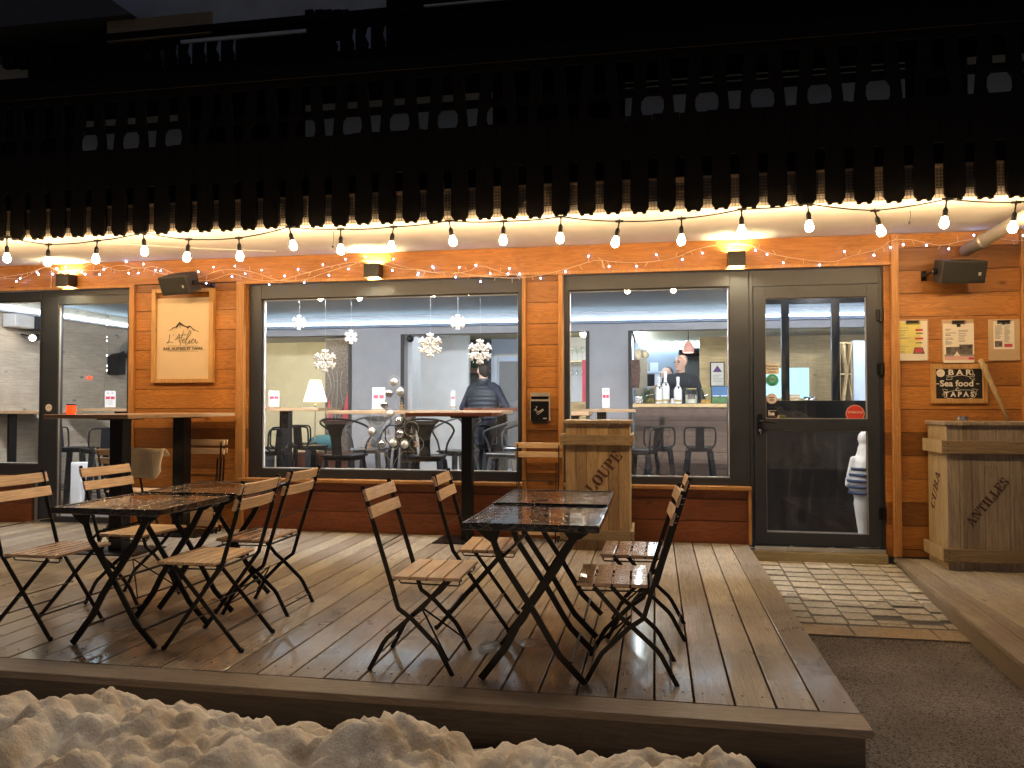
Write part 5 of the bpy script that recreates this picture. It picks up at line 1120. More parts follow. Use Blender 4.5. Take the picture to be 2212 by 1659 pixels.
# wall shelf with bottles
Ys=5.9; a=at(988,796,Y=Ys); c=at(1045,806,Y=Ys); t=thing('wall_shelf',((a.x+c.x)/2,Ys,at(1000,885,Y=Ys).z),'rustic wooden bottle shelf on the grey back wall','shelf')
zl_=at(1000,885,Y=Ys).z
b=MB(); b.box((a.x,Ys-.15,c.z),(c.x+.1,Ys+.08,a.z)); ob('shelf_board',b,'bar_front_wood',t); b=MB(); b.box((a.x,Ys-.15,zl_-.07),(c.x+.1,Ys+.08,zl_)); ob('shelf_board',b,'bar_front_wood',t)
b=MB(); b.box((a.x+.03,Ys+.02,zl_),(a.x+.16,Ys+.06,c.z)); b.box((a.x+.36,Ys+.02,zl_),(a.x+.48,Ys+.06,c.z)); ob('back_plank',b,'batten_wood',t)
def bottle(x,y,z,h,mat,label,group,r=.038,body=.55,extra=None,cat='bottle'):
    t=thing('bottle',(x,y,z),label,cat,group)
    b=MB(); b.lathe([(r*.9,0),(r,.01),(r,h*body),(r*.75,h*(body+.1)),(r*.36,h*(body+.2)),(r*.32,h*.96),(r*.4,h*.965),(r*.4,h)],(x,y,z+.001),16); ob('glass_body',b,mat,t,smooth=True)
    if extra:
        b=MB(); b.lathe([(r*.345,h*.78),(r*.41,h*.80),(r*.43,h*.99),(r*.2,h*1.01)],(x,y,z+.001),14); ob('foil',b,extra[0],t,smooth=True)
        b=MB(); b.lathe([(r*.62,h*(body+.13)),(r*.60,h*(body+.155))],(x,y,z+.001),14); b.add([(x-.004,y-r*.75,z+h*(body+.13)),(x+.022,y-r*.8,z+h*(body+.12)),(x+.014,y-r*.9,z+h*(body+.04)),(x-.0,y-r*.9,z+h*(body+.06))],[(0,1,2,3)]); ob('neck_ribbon',b,'ink',t)
        b=MB(); b.lathe([(r*1.01,h*.08),(r*1.012,h*.14)],(x,y,z),16); ob('label_band',b,extra[1],t)
for i,px in enumerate((1001,1013,1022,1029)):
    lb=('leftmost dark bottle on the upper wall shelf','clear bottle, second on the upper wall shelf','third green bottle on the upper wall shelf','green bottle nearest the man on the upper wall shelf')[i]
    bottle(at(px,790,Y=Ys-.05).x,Ys-.05,a.z,.28+.01*(i%2),'grey_plastic' if i==1 else 'bottle_green',lb,'bottles on the wall shelf')
for i,px in enumerate((1001,1012)): bottle(at(px,790,Y=Ys-.05).x,Ys-.05,zl_,.30,('bottle_green','grey_plastic')[i],('dark bottle at left on the lower wall shelf','pale bottle on the lower wall shelf')[i],'bottles on the wall shelf')
q=at(970,799,Y=YB-.01); b=MB(); b.box((q.x-.13,YB-.02,q.z-.04),(q.x+.13,YB-.001,q.z+.04)); sk=ob('wall_socket',b,'white_plastic'); tag(sk,'white triple wall socket on the grey back wall','socket')
b=MB()
for k in (-.08,0,.08): b.lathe([(.022,0),(.022,.003)],(q.x+k,YB-.0235,q.z),12,Matrix.Rotation(R(90),3,'X'))
ob('socket_hole',b,'grey_plastic',sk)
# small ceiling/wall devices
q=at(886,732,Y=3.4); b=MB(); b.ball(q,.05,12,8,(1,1.2,1)); b.tube([q,q+Vector((0,.18,.05))],.012,6); tag(ob('spotlight',b,'black_metal',smooth=True),'small black camera or spot left of the big snowflakes','spotlight')
q=at(1071,0+782,Y=3.0); 
# glasses shelf in the middle opening
q0=at(1228,778,Y=5.2); q1=at(1270,781,Y=5.2); t=thing('glass_shelf',((q0.x+q1.x)/2,5.3,q0.z),'white shelf of wine glasses seen left of the grey pier','shelf')
b=MB(); b.box((q0.x-.3,5.15,q0.z-.03),(q1.x+.3,5.45,q0.z)); ob('board',b,'cream_paint',t)
b=MB()
for k in range(6):
    x=q0.x-.02+k*.075; b.lathe([(.03,0),(.004,.01),(.004,.09),(.028,.12),(.034,.17),(.028,.21)],(x,5.25,q0.z+.001),12); 
    b.lathe([(.03,0),(.004,-.01),(.004,-.09),(.028,-.12),(.034,-.17),(.028,-.20)],(x,5.25,q0.z-.035),12)
ob('wine_glasses',b,'jar_glass',t,smooth=True); 
q=at(1260,722,Y=4.9); b=MB(); b.ball(q,.045,14,10); tag(ob('ceiling_bulb',b,'led_warm',smooth=True),'bright round warm bulb seen above the glass shelf','bulb')
b=MB(); q=at(1265,830,Y=4.6); b.box((q.x-.05,4.6,.9),(q.x+.05,4.7,q.z+.35)); tag(ob('red_rack',b,'menu_red',bev=.005),'narrow red rack at the edge of the grey pier','rack')
q0=at(1228,868,Y=4.3); q1=at(1270,868,Y=4.3); b=MB(); b.box((q0.x-.5,4.2,q0.z-.04),(q1.x+.02,4.6,q0.z)); b.box((q0.x-.5,4.22,FZ),(q1.x,4.55,q0.z-.041)); tag(ob('work_counter',b,'bar_pine'),'pale counter left of the grey pier','counter')
# BAR
YB0=3.45; zb_=1.150; xb0=at(1367,872,Y=YB0).x; t=thing('bar_counter',((xb0+HX1)/2,YB0,FZ),'dark plank fronted bar counter with pale top behind the right window','bar counter')
b=MB(); b.box((xb0,YB0,zb_-.045),(HX1-.02,YB0+.5,zb_)); ob('counter_top',b,'bar_pine',t,bev=.004)
b=MB(); k=0; z=FZ
while z<zb_-.05: b.box((xb0+.03,YB0+.03,z+.002),(HX1-.03,YB0+.06,min(z+.2,zb_-.046)-.002)); z+=.2
ob('front_planks',b,'bar_front_wood',t,bev=.002)
b=MB(); b.box((xb0+.031,YB0+.061,FZ),(HX1-.031,YB0+.48,zb_-.05)); ob('carcass',b,'ink',t)
b=MB(); q=at(1430,908,Y=YB0+.02); b.box((q.x-.03,YB0+.02,q.z-.06),(q.x+.03,YB0+.029,q.z+.04)); ob('socket',b,'black_metal',t)
# things on the bar : px from the zoomed crop [1560,820] scale 4.147
zx=lambda u: (1560+u/4.147)*.864
YT=YB0+.2
bx=lambda u,Y=YT: at(zx(u),860,Y=Y).x
bottle(bx(362),YT,zb_,.345,'bottle_white','leftmost white champagne bottle on the bar','white bottles on the bar',.050,.5,('bottle_white','gold_label'))
bottle(bx(430),YT+.06,zb_,.42,'bottle_white','tallest white champagne bottle on the bar','white bottles on the bar',.056,.5,('bottle_white','gold_label'))
bottle(bx(560),YT,zb_,.345,'bottle_white','right white champagne bottle on the bar, between jars and the tall bottle','white bottles on the bar',.052,.5,('bottle_white','gold_label'))
def jar(u,h,r,fill,lid,label,Y=YT):
    x=bx(u,Y); t=thing('glass_jar',(x,Y,zb_),label,'jar','glass jars on the bar')
    b=MB(); b.lathe([(r*.95,.001),(r,.012),(r,h*.8),(r*.82,h*.88),(r*.82,h*.93)],(x,Y,zb_),20); ob('jar_body',b,'jar_glass',t,smooth=True)
    b=MB(); b.lathe([(r*.86,h*.93),(r*.86,h),(0.001,h)],(x,Y,zb_),20); ob('lid',b,lid,t)
    b=MB(); b.lathe([(r*.9,.005),(r*.9,h*fill),(r*.4,h*fill*1.1)],(x,Y,zb_+.001),18); ob('contents',b,'crisps' if fill<.4 else 'paper',t)
    if fill>.4: b=MB(); b.box((x-r*.6,Y-r*1.03,zb_+h*.3),(x+r*.6,Y-r*1.01,zb_+h*.6)); ob('paper_tag',b,'photo_dark',t)
jar(697,.20,.078,.55,'gold_label','wide glass jar with yellow lid and paper contents on the bar'); jar(855,.20,.072,.25,'gold_label','wide glass jar with orange crisps on the bar')
t=thing('ice_bucket',(bx(270),YT,zb_),'clear glass bowl with lemons on the left end of the bar','bowl'); x=bx(270)
b=MB(); b.lathe([(.06,.001),(.075,.05),(.095,.20),(.093,.2),(.07,.05)],(x,YT,zb_),20); ob('bowl',b,'jar_glass',t,smooth=True); b=MB()
for k in range(7): b.ball((x+.03*math.cos(k*2.4),YT+.03*math.sin(k*2.4),zb_+.03+.012*(k%3)),.024,8,6)
ob('lemon_slices',b,'gold_label',t,smooth=True)
for u,lb in ((205,'left tall tumbler at the end of the bar'),(228,'second tall tumbler beside the lemon bowl')):
    b=MB(); b.lathe([(.028,.001),(.034,.15),(.032,.15),(.026,.01)],(bx(u),YT+.05,zb_),14); tag(ob('drinking_glass',b,'jar_glass',smooth=True),lb,'glass','tumblers on the bar')
b=MB(); x=bx(155); b.box((x-.055,YT-.05,zb_+.001),(x+.055,YT+.05,zb_+.09)); tag(ob('napkin_box',b,'silver',bev=.012),'small metal napkin box at the left end of the bar','napkin box')
b=MB(); x=bx(503); b.lathe([(.03,.001),(.022,.06),(.012,.07)],(x,YT-.02,zb_),12); tag(ob('salt_shaker',b,'white_plastic',smooth=True),'small white shaker between the champagne bottles','shaker')
x0=bx(905,YT-.05); x1=bx(1088,YT-.05); t=thing('tablet_screen',((x0+x1)/2,YT-.05,zb_),'blue and green lit screen standing on the bar beside the jars','screen')
b=MB(); b.box((x0,YT-.05,zb_+.002),(x1,YT-.035,zb_+.225)); ob('casing',b,'black_metal',t,bev=.003); b=MB(); b.box((x0+.008,YT-.053,zb_+.09),(x1-.008,YT-.0505,zb_+.218)); ob('sky_picture',b,'screen_blue',t); b=MB(); b.box((x0+.008,YT-.053,zb_+.008),(x1-.008,YT-.0505,zb_+.085)); ob('pitch_picture',b,'screen_green',t)
b=MB(); b.box((x0+.02,YT-.056,zb_+.095),(x0+.10,YT-.0535,zb_+.105)); b.box((x0+.12,YT-.056,zb_+.095),(x1-.02,YT-.0535,zb_+.105)); ob('stand_picture',b,'white_plastic',t)
# pendant
q=at(1487,762,Y=4.3); t=thing('pendant_lamp',q,'lit copper pendant lamp hanging over the barman','pendant lamp')
b=MB(); b.lathe([(.076,0),(.080,.03),(.074,.08),(.058,.12),(.032,.15),(.010,.165)],q,22); b.f=[f for f in b.f if len(f)<10]; ob('lamp_shade',b,'copper_shade',t,smooth=True)
b=MB(); b.tube([q+Vector((0,0,.17)),q+Vector((0,0,.17+.22))],.006,6); b.tube([Vector((q.x-.05,q.y,2.215)),Vector((q.x+.05,q.y,2.215))],.006,6); b.tube([q+Vector((0,0,.2)),Vector((q.x,q.y,2.215))],.003,5); ob('cord',b,'ink',t)
b=MB(); b.lathe([(.068,.004),(.06,.012)],q,20); ob('bulb',b,'pendant_glow',t)
# back bar shelves, microwave, toaster
YK=6.2; k0=at(1376,800,Y=YK).x; k1=at(1425,800,Y=YK).x; z_=lambda py,Y=YK: at(1400,py,Y=Y).z
t=thing('kitchen_shelf',((k0+k1)/2,YK+.2,FZ),'pale shelving with ovens behind the barman','shelf unit')
b=MB()
for py in (802,838,870): b.box((k0-.05,YK,z_(py)-.03),(k1+.05,YK+.5,z_(py)))
b.box((k1+.02,YK,FZ),(k1+.05,YK+.5,z_(800)-.031)); ob('shelf_board',b,'pale_blue_paint',t)
for (p0,p1,lb) in ((806,834,'microwave with black door on the upper shelf behind the bar'),(842,868,'second dark oven below the microwave')):
    t=thing('microwave',((k0+k1)/2,YK+.1,z_(p1+3)),lb,'microwave','ovens behind the bar'); b=MB(); b.box((k0-.03,YK+.02,z_(p1+3)),(k1,YK+.4,z_(p0))); ob('body',b,'microwave_white',t,bev=.005); b=MB(); b.box((k0+.0,YK+.01,z_(p1)),(k1-.08,YK+.019,z_(p0+2))); ob('door',b,'dark_glass',t)
b=MB(); b.box((k0+.0,YK+.05,z_(802)+.001),(at(1400,790,Y=YK).x,YK+.3,z_(782))); tag(ob('storage_box',b,'kraft',bev=.02),'beige box on top of the microwave shelf','box'); b=MB(); b.box((at(1404,790,Y=YK).x,YK+.05,z_(802)+.001),(at(1422,790,Y=YK).x,YK+.3,z_(783))); tag(ob('blue_box',b,'pale_blue_paint',bev=.01),'pale blue box on the microwave shelf','box')
b=MB(); q0=at(1478,752,Y=6.9); q1=at(1518,860,Y=6.9); b.box((q0.x,6.9,FZ),(q1.x,7.0,q0.z)); tag(ob('kitchen_door',b,'dark_grey_paint',bev=.005),'dark door behind the barman','door')
q=at(1495,762,Y=6.6); b=MB(); b.box((q.x-.22,6.5,q.z-.06),(q.x+.22,6.8,q.z+.05)); b.box((q.x-.2,6.46,q.z-.04),(q.x+.2,6.499,q.z-.01)); tag(ob('air_conditioner',b,'black_metal',bev=.02),'black air unit on the wall behind the pendant lamp','air conditioner')
# hat and dried sausages hanging at the left jamb of the bar opening
q=at(1371,800,Y=3.45); t=thing('hanging_sausages',(q.x,3.45,at(1371,842,Y=3.45).z),'cluster of brown dried sausages hanging at the bar opening','sausages')
b=MB()
for k in range(5):
    x=q.x-.035+.02*k; b.tube(smooth3([(x,3.44+.02*(k%2),at(1371,778,Y=3.45).z),(x+.01,3.42,q.z),(x-.004,3.44,at(1371,838-3*(k%2),Y=3.45).z)]),[.012+.006*math.sin(j*1.3)**2 for j in range(9)],8)
ob('sausage_bundle',b,'sausage',t,smooth=True); b=MB(); b.tube([(q.x,3.45,at(1371,778,Y=3.45).z),(q.x,3.45,2.09)],.003,5); ob('string',b,'ink',t)
b=MB(); q=at(1378,766,Y=3.5); b.ball(q,.06,12,8,(.8,.6,1.1)); b.ball(q+Vector((.09,.05,0)),.05,12,8); tag(ob('straw_hat',b,'straw',smooth=True),'straw coloured bundle hung above the sausages','hat')
# framed notice + wood wall objects
q0=at(1536,0+784,Y=YW-.02); q1=at(1563,818,Y=YW-.02); t=thing('framed_notice',((q0.x+q1.x)/2,YW-.01,q1.z),'small framed certificate with violet triangle on the plank wall','frame')
b=MB(); b.box((q0.x-.015,YW-.03,q1.z-.12),(q1.x+.015,YW-.012,q0.z+.015)); ob('frame',b,'ink',t); b=MB(); b.box((q0.x,YW-.034,q1.z-.105),(q1.x,YW-.0305,q0.z)); ob('sheet',b,'paper',t)
b=MB(); m=(q0.x+q1.x)/2; b.add([(m-.07,YW-.036,q0.z-.14),(m+.07,YW-.036,q0.z-.14),(m,YW-.036,q0.z-.04)],[(0,1,2)]); ob('triangle_mark',b,'purple_ink',t)
b=MB(); 
for k in range(5): b.box((m-.07,YW-.036,q0.z-.19-.025*k),(m+random.uniform(.0,.08),YW-.0345,q0.z-.183-.025*k))
ob('print',b,'menu_grey',t)
# hatch / lit panel seen through the door
t=thing('serving_hatch',(1.9,YW-.02,1.1),'pale blue lit hatch in a pine frame seen through the entrance door','hatch')
q0=at(1660,795,Y=YW-.03); q1=at(1748,866,Y=YW-.03); b=MB(); frame(b,q0.x-.35,q1.x+.09,q1.z-.02,q0.z+.08,.09,.09,.08,.06,YW-.06,YW-.01); ob('hatch_frame',b,'bar_pine',t); b=MB(); b.box((q0.x-.26,YW-.03,q1.z+.04),(q1.x,YW-.012,q0.z)); ob('lit_panel',b,'hatch_glow',t)
# wine rack right
q0=at(1808,745,Y=4.4); q1=at(1838,866,Y=4.4); t=thing('wine_rack',((q0.x+q1.x)/2,4.5,1.1),'pine wine rack with crossed dividers behind the entrance door','wine rack'); zb2=1.151
b=MB(); w_=q1.x-q0.x; frame(b,q0.x,q1.x,zb2,q0.z+.03,.02,.02,.02,.02,4.3,4.65); zm=(zb2+q0.z)/2; b.box((q0.x+.02,4.3,zm-.01),(q1.x-.02,4.6,zm+.01))
for (za,zb3) in ((zb2+.02,zm-.01),(zm+.01,q0.z)):
    if za<zm-.02: b.bar([(q0.x+.03,4.32,za),((q0.x+q1.x)/2,4.32,zb3),(q1.x-.03,4.32,za)],.3,.01,side=(0,1,0))
    else: b.bar([(q0.x+.03,4.32,zb3),((q0.x+q1.x)/2,4.32,za),(q1.x-.03,4.32,zb3)],.3,.01,side=(0,1,0))
b.box(((q0.x+q1.x)/2-.008,4.31,zb2+.02),((q0.x+q1.x)/2+.008,4.6,q0.z)); ob('divider',b,'bar_pine',t); b=MB(); b.box((q1.x+.001,4.25,zb2),(q1.x+.35,4.66,q0.z+.04)); ob('side_panel',b,'pale_blue_paint',t)
for u,lb in ((1692,'yellow drink glass behind the door on the counter'),(1742,'left metal cup behind the door'),(1754,'right metal cup behind the door')):
    b=MB(); b.lathe([(.03,.001),(.036,.09),(.034,.09)],(at(u,860,Y=YT).x,YT,zb_),12); tag(ob('cup',b,'gold_label' if u==1692 else 'silver',smooth=True),lb,'cup')
b=MB(); q=at(1715,850,Y=YT); 
for k in range(4): b.box((q.x-.05-.004*k,YT-.03,zb_+.001+.03*k),(q.x+.05+.008*k,YT+.07,zb_+.028+.03*k))
tag(ob('napkin_stack',b,'kraft',bev=.006),'stack of folded brown napkins on the counter behind the door','napkins')
# porch partition: black framed glass screen just inside the entrance
YP=1.15; t=thing('porch_screen',(1.35,YP,FZ),'black framed glazed inner porch screen behind the entrance door','glazed screen')
xs=[at(p,760,Y=YP).x for p in (1640,1697,1805,1900)]; zt_=at(1760,655,Y=YP).z; zb4=at(1760,865,Y=YP).z
b=MB(); b.box((xs[0]-.3,YP,zt_),(xs[3]+.3,YP+.05,zt_+.2))
for p in (1690,1799): x=at(p+7,760,Y=YP).x; b.box((x-.035,YP+.001,zb4+.0),(x+.035,YP+.049,zt_))
b.box((xs[0]-.3,YP,FZ),(xs[3]+.3,YP+.05,zb4-.001)); ob('frame',b,'black_metal',t)
b=MB(); b.box((xs[0]-.3,YP+.02,zb4),(xs[3]+.3,YP+.026,zt_)); ob('pane',b,'window_glass',t)
b=MB(); b.box((.70,.165,FZ),(.75,YP,CZ)); tag(ob('porch_wall',b,'dark_grey_paint'),'dark side wall of the inner porch left of the entrance door','wall') if False else None
# bather figurine
def blob(name,mat,parts,parent,vox=.011,sm=6,smoothf=.6,ovals=()):
    b=MB()
    for p0,r0,p1,r1 in parts: b.cone(p0,r0,p1,r1,12)
    for c_,r_,sc_ in ovals: b.ball(c_,r_,16,12,sc_)
    o=ob(name,b,mat,parent,smooth=True); r=o.modifiers.new('merge','REMESH'); r.mode='VOXEL'; r.voxel_size=vox; r.use_smooth_shade=True
    s_=o.modifiers.new('soft','SMOOTH'); s_.iterations=sm; s_.factor=smoothf; return o
V=Vector
fy=.62; fx=at(1858,1000,Y=fy).x-.006; t=thing('bather_statue',(fx,fy,FZ),'white plump bather statue in a striped swimsuit behind the door glass','statue')
F=lambda x,y,z: V((fx+.07+(x-.07)*1.25,fy+y,FZ+z))
blob('body','figurine_white',[(F(.04,0,.06),.048,F(.04,.0,.34),.085),(F(.05,0,.34),.085,F(.07,0,.52),.165),(F(.07,0,.52),.172,F(.07,0,.66),.135),(F(.07,0,.66),.13,F(.06,0,.80),.075),(F(.04,0,.035),.042,F(-.075,-.05,.02),.032),(F(.17,0,.03),.03,F(.09,-.05,.015),.022),(F(.16,0,.06),.035,F(.13,.0,.34),.075),(F(-.03,-.02,.72),.03,F(-.07,-.02,.5),.025)],t,ovals=[(F(.055,0,.90),.065,(1,1,1.1))])
b=MB(); c_=F(.07,0,0)
for k in range(5): z=.42+k*.052; rr=.186-.028*abs(z-.52)/.1; cxs=0; b.lathe([(rr+.002,0),(rr+.004,.024)],(c_.x,c_.y,FZ+z),24)
ob('swimsuit_stripes',b,'navy_stripe',t,smooth=True)
# objects seen through left glazing
q=at(42,688,Y=2.0); t=thing('wall_speaker',V((HX0+.05,1.3,2.05)),'grey loudspeaker on the knotty pine wall, far left window','speaker'); b=MB(); b.box((HX0+.03,1.02,2.02),(HX0+.2,1.30,2.17)); ob('cabinet',b,'grey_plastic',t,bev=.01); b=MB(); b.box((HX0+.03,1.32,2.02),(HX0+.2,1.62,2.17)); ob('amplifier',b,'black_metal',t,bev=.006)
b=MB(); q=V((HX0+.16,1.32,1.93)); b.tube([q+V((0,.06,.0)),q+V((.05,-.06,-.02))],.045,12); b.tube([V((HX0,1.32,1.96)),q],.01,6); sp_=ob('spotlight',b,'black_metal'); tag(sp_,'lit spotlight under the speaker on the pine wall, far left window','spotlight'); b=MB(); b.ball(q+V((.056,-.07,-.022)),.034,10,8); ob('bulb',b,'spot_glow',sp_)
t=thing('wall_fan',V((HX0+.2,2.88,1.75)),'black wall fan at the right end of the pine wall','fan'); b=MB()
for k in range(9): 
    r_=.03+.017*k; b.tube([V((HX0+.30-.012*(k-4)**2*.2,2.88+r_*math.cos(a),1.83+r_*math.sin(a))) for a in [2*math.pi*j/20 for j in range(20)]],.003,5,closed=True)
ob('grille',b,'black_metal',t); b=MB(); b.tube([V((HX0,2.88,1.8)),V((HX0+.2,2.88,1.83))],.03,10); b.tube([V((HX0+.2,2.88,1.83)),V((HX0+.28,2.88,1.83))],.06,14); b.box((HX0,2.80,1.55),(HX0+.16,2.96,1.8)); ob('motor',b,'black_metal',t)
b=MB()
for k in range(3): b.bar([V((HX0+.27,2.88,1.83)),V((HX0+.28,2.88+.14*math.cos(k*2.09+.5),1.83+.14*math.sin(k*2.09+.5)))],.08,.004,side=(0,-math.sin(k*2.09+.5),math.cos(k*2.09+.5)))
ob('blade',b,'grey_plastic',t)
b=MB(); b.tube([at(228,670,Y=.3),at(232,760,Y=.3),at(222,880,Y=.3)],.0015,4); gl_=ob('hanging_garland',b,'silver'); tag(gl_,'thin silver wire ornament hanging inside the terrace door','ornament')
for py in (692,702,728,736,768,790,800): b=MB(); b.ball(at(231,py,Y=.297),.0055,8,6); ob('bead',b,'tiny_white',gl_)
b=MB()
for a in range(5): b.bar([at(193,816,Y=.31),at(193,816,Y=.31)+V((.035*math.cos(a*1.257+.3),0,.02*math.sin(a*1.257+.3)))],.012,.006)
tag(ob('red_star',b,'red_candle'),'small glowing red star ornament inside the terrace door','ornament')
b=MB(); b.box((at(150,1150,Y=1.0).x,1.0,FZ),(at(150,1150,Y=1.0).x+.14,1.12,.5)); tag(ob('radiator',b,'white_paint',bev=.01),'slim white radiator seen through the bottom of the terrace door','radiator')
# snowflakes
def snowflake(px,py,r,Y,label,twist=0):
    c_=at(px,py,Y=Y); t=thing('snowflake_ornament',c_,label,'snowflake','white bead snowflakes hanging in the big window')
    b=MB(); ca=math.cos(twist); sa=math.sin(twist)
    def P(rad,a,off=0): x=rad*math.sin(a)+off*math.cos(a); z=rad*math.cos(a)-off*math.sin(a); return V((c_.x+x*ca,c_.y+x*sa,c_.z+z))
    for k in range(6):
        a=k*math.pi/3
        for rad,rr in ((.22,.085),(.36,.075),(.50,.085),(.64,.10),(.80,.10),(.93,.075)): b.ball(P(rad*r,a),rr*r*1.5,8,6,(1,.6,1))
        for s_ in (-1,1):
            for rad,off,rr in ((.46,.13,.075),(.58,.22,.08),(.82,.14,.085),(.88,.22,.07),(.34,.10,.06)): b.ball(P(rad*r,a,s_*off*r),rr*r*1.5,8,6,(1,.6,1))
    ob('beads',b,'felt_white',t,smooth=True); b=MB(); b.tube([c_+V((0,0,r)),V((c_.x+.004,c_.y,c_.z+r+.05)),V((c_.x,c_.y,2.13))],.0006,4); ob('thread',b,'white_plastic',t)
zf=lambda u,v:((600+u/2.86)*.864,(660+v/2.86)*.864)
for u,v,r,tw,lb in ((422,420,.070,.9,'smallest bead snowflake at upper left of the big window'),(607,693,.108,.3,'large bead snowflake over the floor lamp'),(793,522,.066,.7,'small bead snowflake between the lamp and the grey pier'),(1360,583,.112,.1,'big bead snowflake in the middle right, left of the man'),(1557,417,.070,.4,'small bead snowflake in front of the ceiling light strip'),(1716,628,.112,.25,'big bead snowflake hiding the man\'s head')):
    px,py=zf(u,v); snowflake(px,py,r,.30,lb,tw)
# bauble tree
tz=lambda u,v:((860+u/5.925)*.864,(900+v/5.925)*.864)
Yt=.30
t=thing('bauble_tree',at(*tz(725,1650),Y=Yt),'wire ring christmas tree hung with silver baubles behind the big window','christmas tree')
def ringp(u,v,r,n=24): c_=at(*tz(u,v),Y=Yt); return c_,r
SC=1/5.925*.864/1700*7.05
b=MB()
RG=[(740,320,92),(838,462,75),(665,490,60),(592,655,70),(868,650,112),(500,870,115),(665,800,85),(950,820,75),(815,920,90),(1000,1020,112),(418,1050,75),(655,1030,110),(820,1090,70),(385,1245,112),(562,1245,72),(730,1240,88),(893,1240,72),(1075,1245,112)]
for u,v,r in RG:
    c_=at(*tz(u,v),Y=Yt); b.tube([c_+V((r*SC*math.cos(a),.002*math.sin(a*3),r*SC*math.sin(a))) for a in [2*math.pi*k/28 for k in range(28)]],.0020,5,closed=True)
b.tube([at(*tz(*p),Y=Yt) for p in smoothp([(470,1345),(560,1365),(640,1430),(700,1520),(722,1600),(725,1655)])],.0024,5); b.tube([at(*tz(*p),Y=Yt) for p in smoothp([(1060,1365),(900,1355),(830,1400),(760,1490),(730,1580),(725,1655)])],.0024,5)
base=at(*tz(725,1650),Y=Yt); b.tube([base,V((base.x,base.y,.50))],.004,6); b.lathe([(.07,0),(.07,.006)],(base.x,base.y,.49),16); ob('wire_rings',b,'brass',t)
for u,v,r,m_ in ((740,325,53,'pearl'),(832,468,57,'pearl'),(668,495,57,'mirror_silver'),(598,660,55,'mirror_silver'),(683,795,55,'pearl'),(950,830,55,'mirror_silver'),(812,900,58,'mirror_silver'),(418,1060,57,'pearl'),(825,1095,57,'mirror_silver'),(565,1245,52,'mirror_silver'),(730,1230,55,'pearl'),(898,1250,55,'pearl')):
    c_=at(*tz(u,v),Y=Yt); b=MB(); b.ball(c_,r*SC*1.12,16,12); b.lathe([(.005,0),(.005,.008)],c_+V((0,0,r*SC)),8); ob('bauble',b,m_,t,smooth=True)
for u,v in ((380,1260),(1075,1240),(858,690),(1000,1050),(655,1060),(505,890)):
    c_=at(*tz(u,v),Y=Yt); s_=SC*50 if v>1200 or u==858 else SC*34; b=MB(); b.prism([(-.75*s_,-1*s_),(.75*s_,-1*s_),(.3*s_,.1*s_),(1*s_,.7*s_),(.25*s_,.55*s_),(0,.9*s_),(-.25*s_,.55*s_),(-1*s_,.7*s_),(-.3*s_,.1*s_)] if s_>.02 else [(-.3*s_,-1.4*s_),(.3*s_,-1.4*s_),(.25*s_,0),(.5*s_,.8*s_),(0,.5*s_),(-.5*s_,.8*s_),(-.25*s_,0)],(c_.x,Yt,c_.z),(1,0,0),(0,0,1),.004); b.ball(c_+V((0,0,s_*1.15)),s_*.25,8,6); b.tube([c_+V((0,0,s_*1.3)),c_+V((0,0,s_*2.2))],.001,4); ob('angel_pendant',b,'kraft' if u in (380,1075,858) else 'brass',t)
# ================================================================== PEOPLE
def head(t,hc,r,yaw,skin,hair,hairkind,pitch=0):
    """face looks along local -Y, turned by yaw; hc=head centre, r=half head height; returns parts to be merged with body"""
    Rm=Matrix.Rotation(yaw,4,'Z')@Matrix.Rotation(pitch,4,'X'); P=lambda x,y,z: V(hc)+(Rm@V((x*r,y*r,z*r)))
    parts=[(P(0,.12,.28),.70*r,P(0,-.05,-.05),.62*r),(P(0,-.18,-.1),.55*r,P(0,-.30,-.60),.34*r),(P(0,-.72,.05),.07*r,P(0,-.90,-.20),.12*r),(P(-.28,-.62,.12),.14*r,P(.28,-.62,.12),.14*r),(P(-.16,-.66,-.48),.09*r,P(.16,-.66,-.48),.09*r),(P(0,-.60,-.78),.14*r,P(0,-.62,-.80),.13*r)]
    for s_ in (-1,1): parts.append((P(s_*.68,.08,.10),.10*r,P(s_*.66,.06,-.16),.08*r))
    def finish():
        for s_ in (-1,1):
            b=MB(); b.ball(P(s_*.26,-.70,.02),.085*r,8,6); ob('eye',b,'ink',t,smooth=True)
        b=MB()
        for s_ in (-1,1): b.tube([P(s_*.13,-.80,.17),P(s_*.40,-.70,.17)],.035*r,5)
        ob('eyebrow',b,hair,t)
        b=MB(); b.tube([P(-.16,-.75,-.46),P(0,-.78,-.47),P(.16,-.75,-.46)],.025*r,5); ob('mouth',b,'ink_brown',t)
        hp=[(P(0,.20,.34),.70*r,P(0,.26,.15),.68*r),(P(0,.35,.0),.52*r,P(0,.38,-.25),.42*r)]
        if hairkind=='full': hp+=[(P(0,-.10,.52),.52*r,P(0,.1,.5),.6*r)]
        o=blob('hair',hair,hp,t,vox=.012,sm=4)
    return parts,finish,P
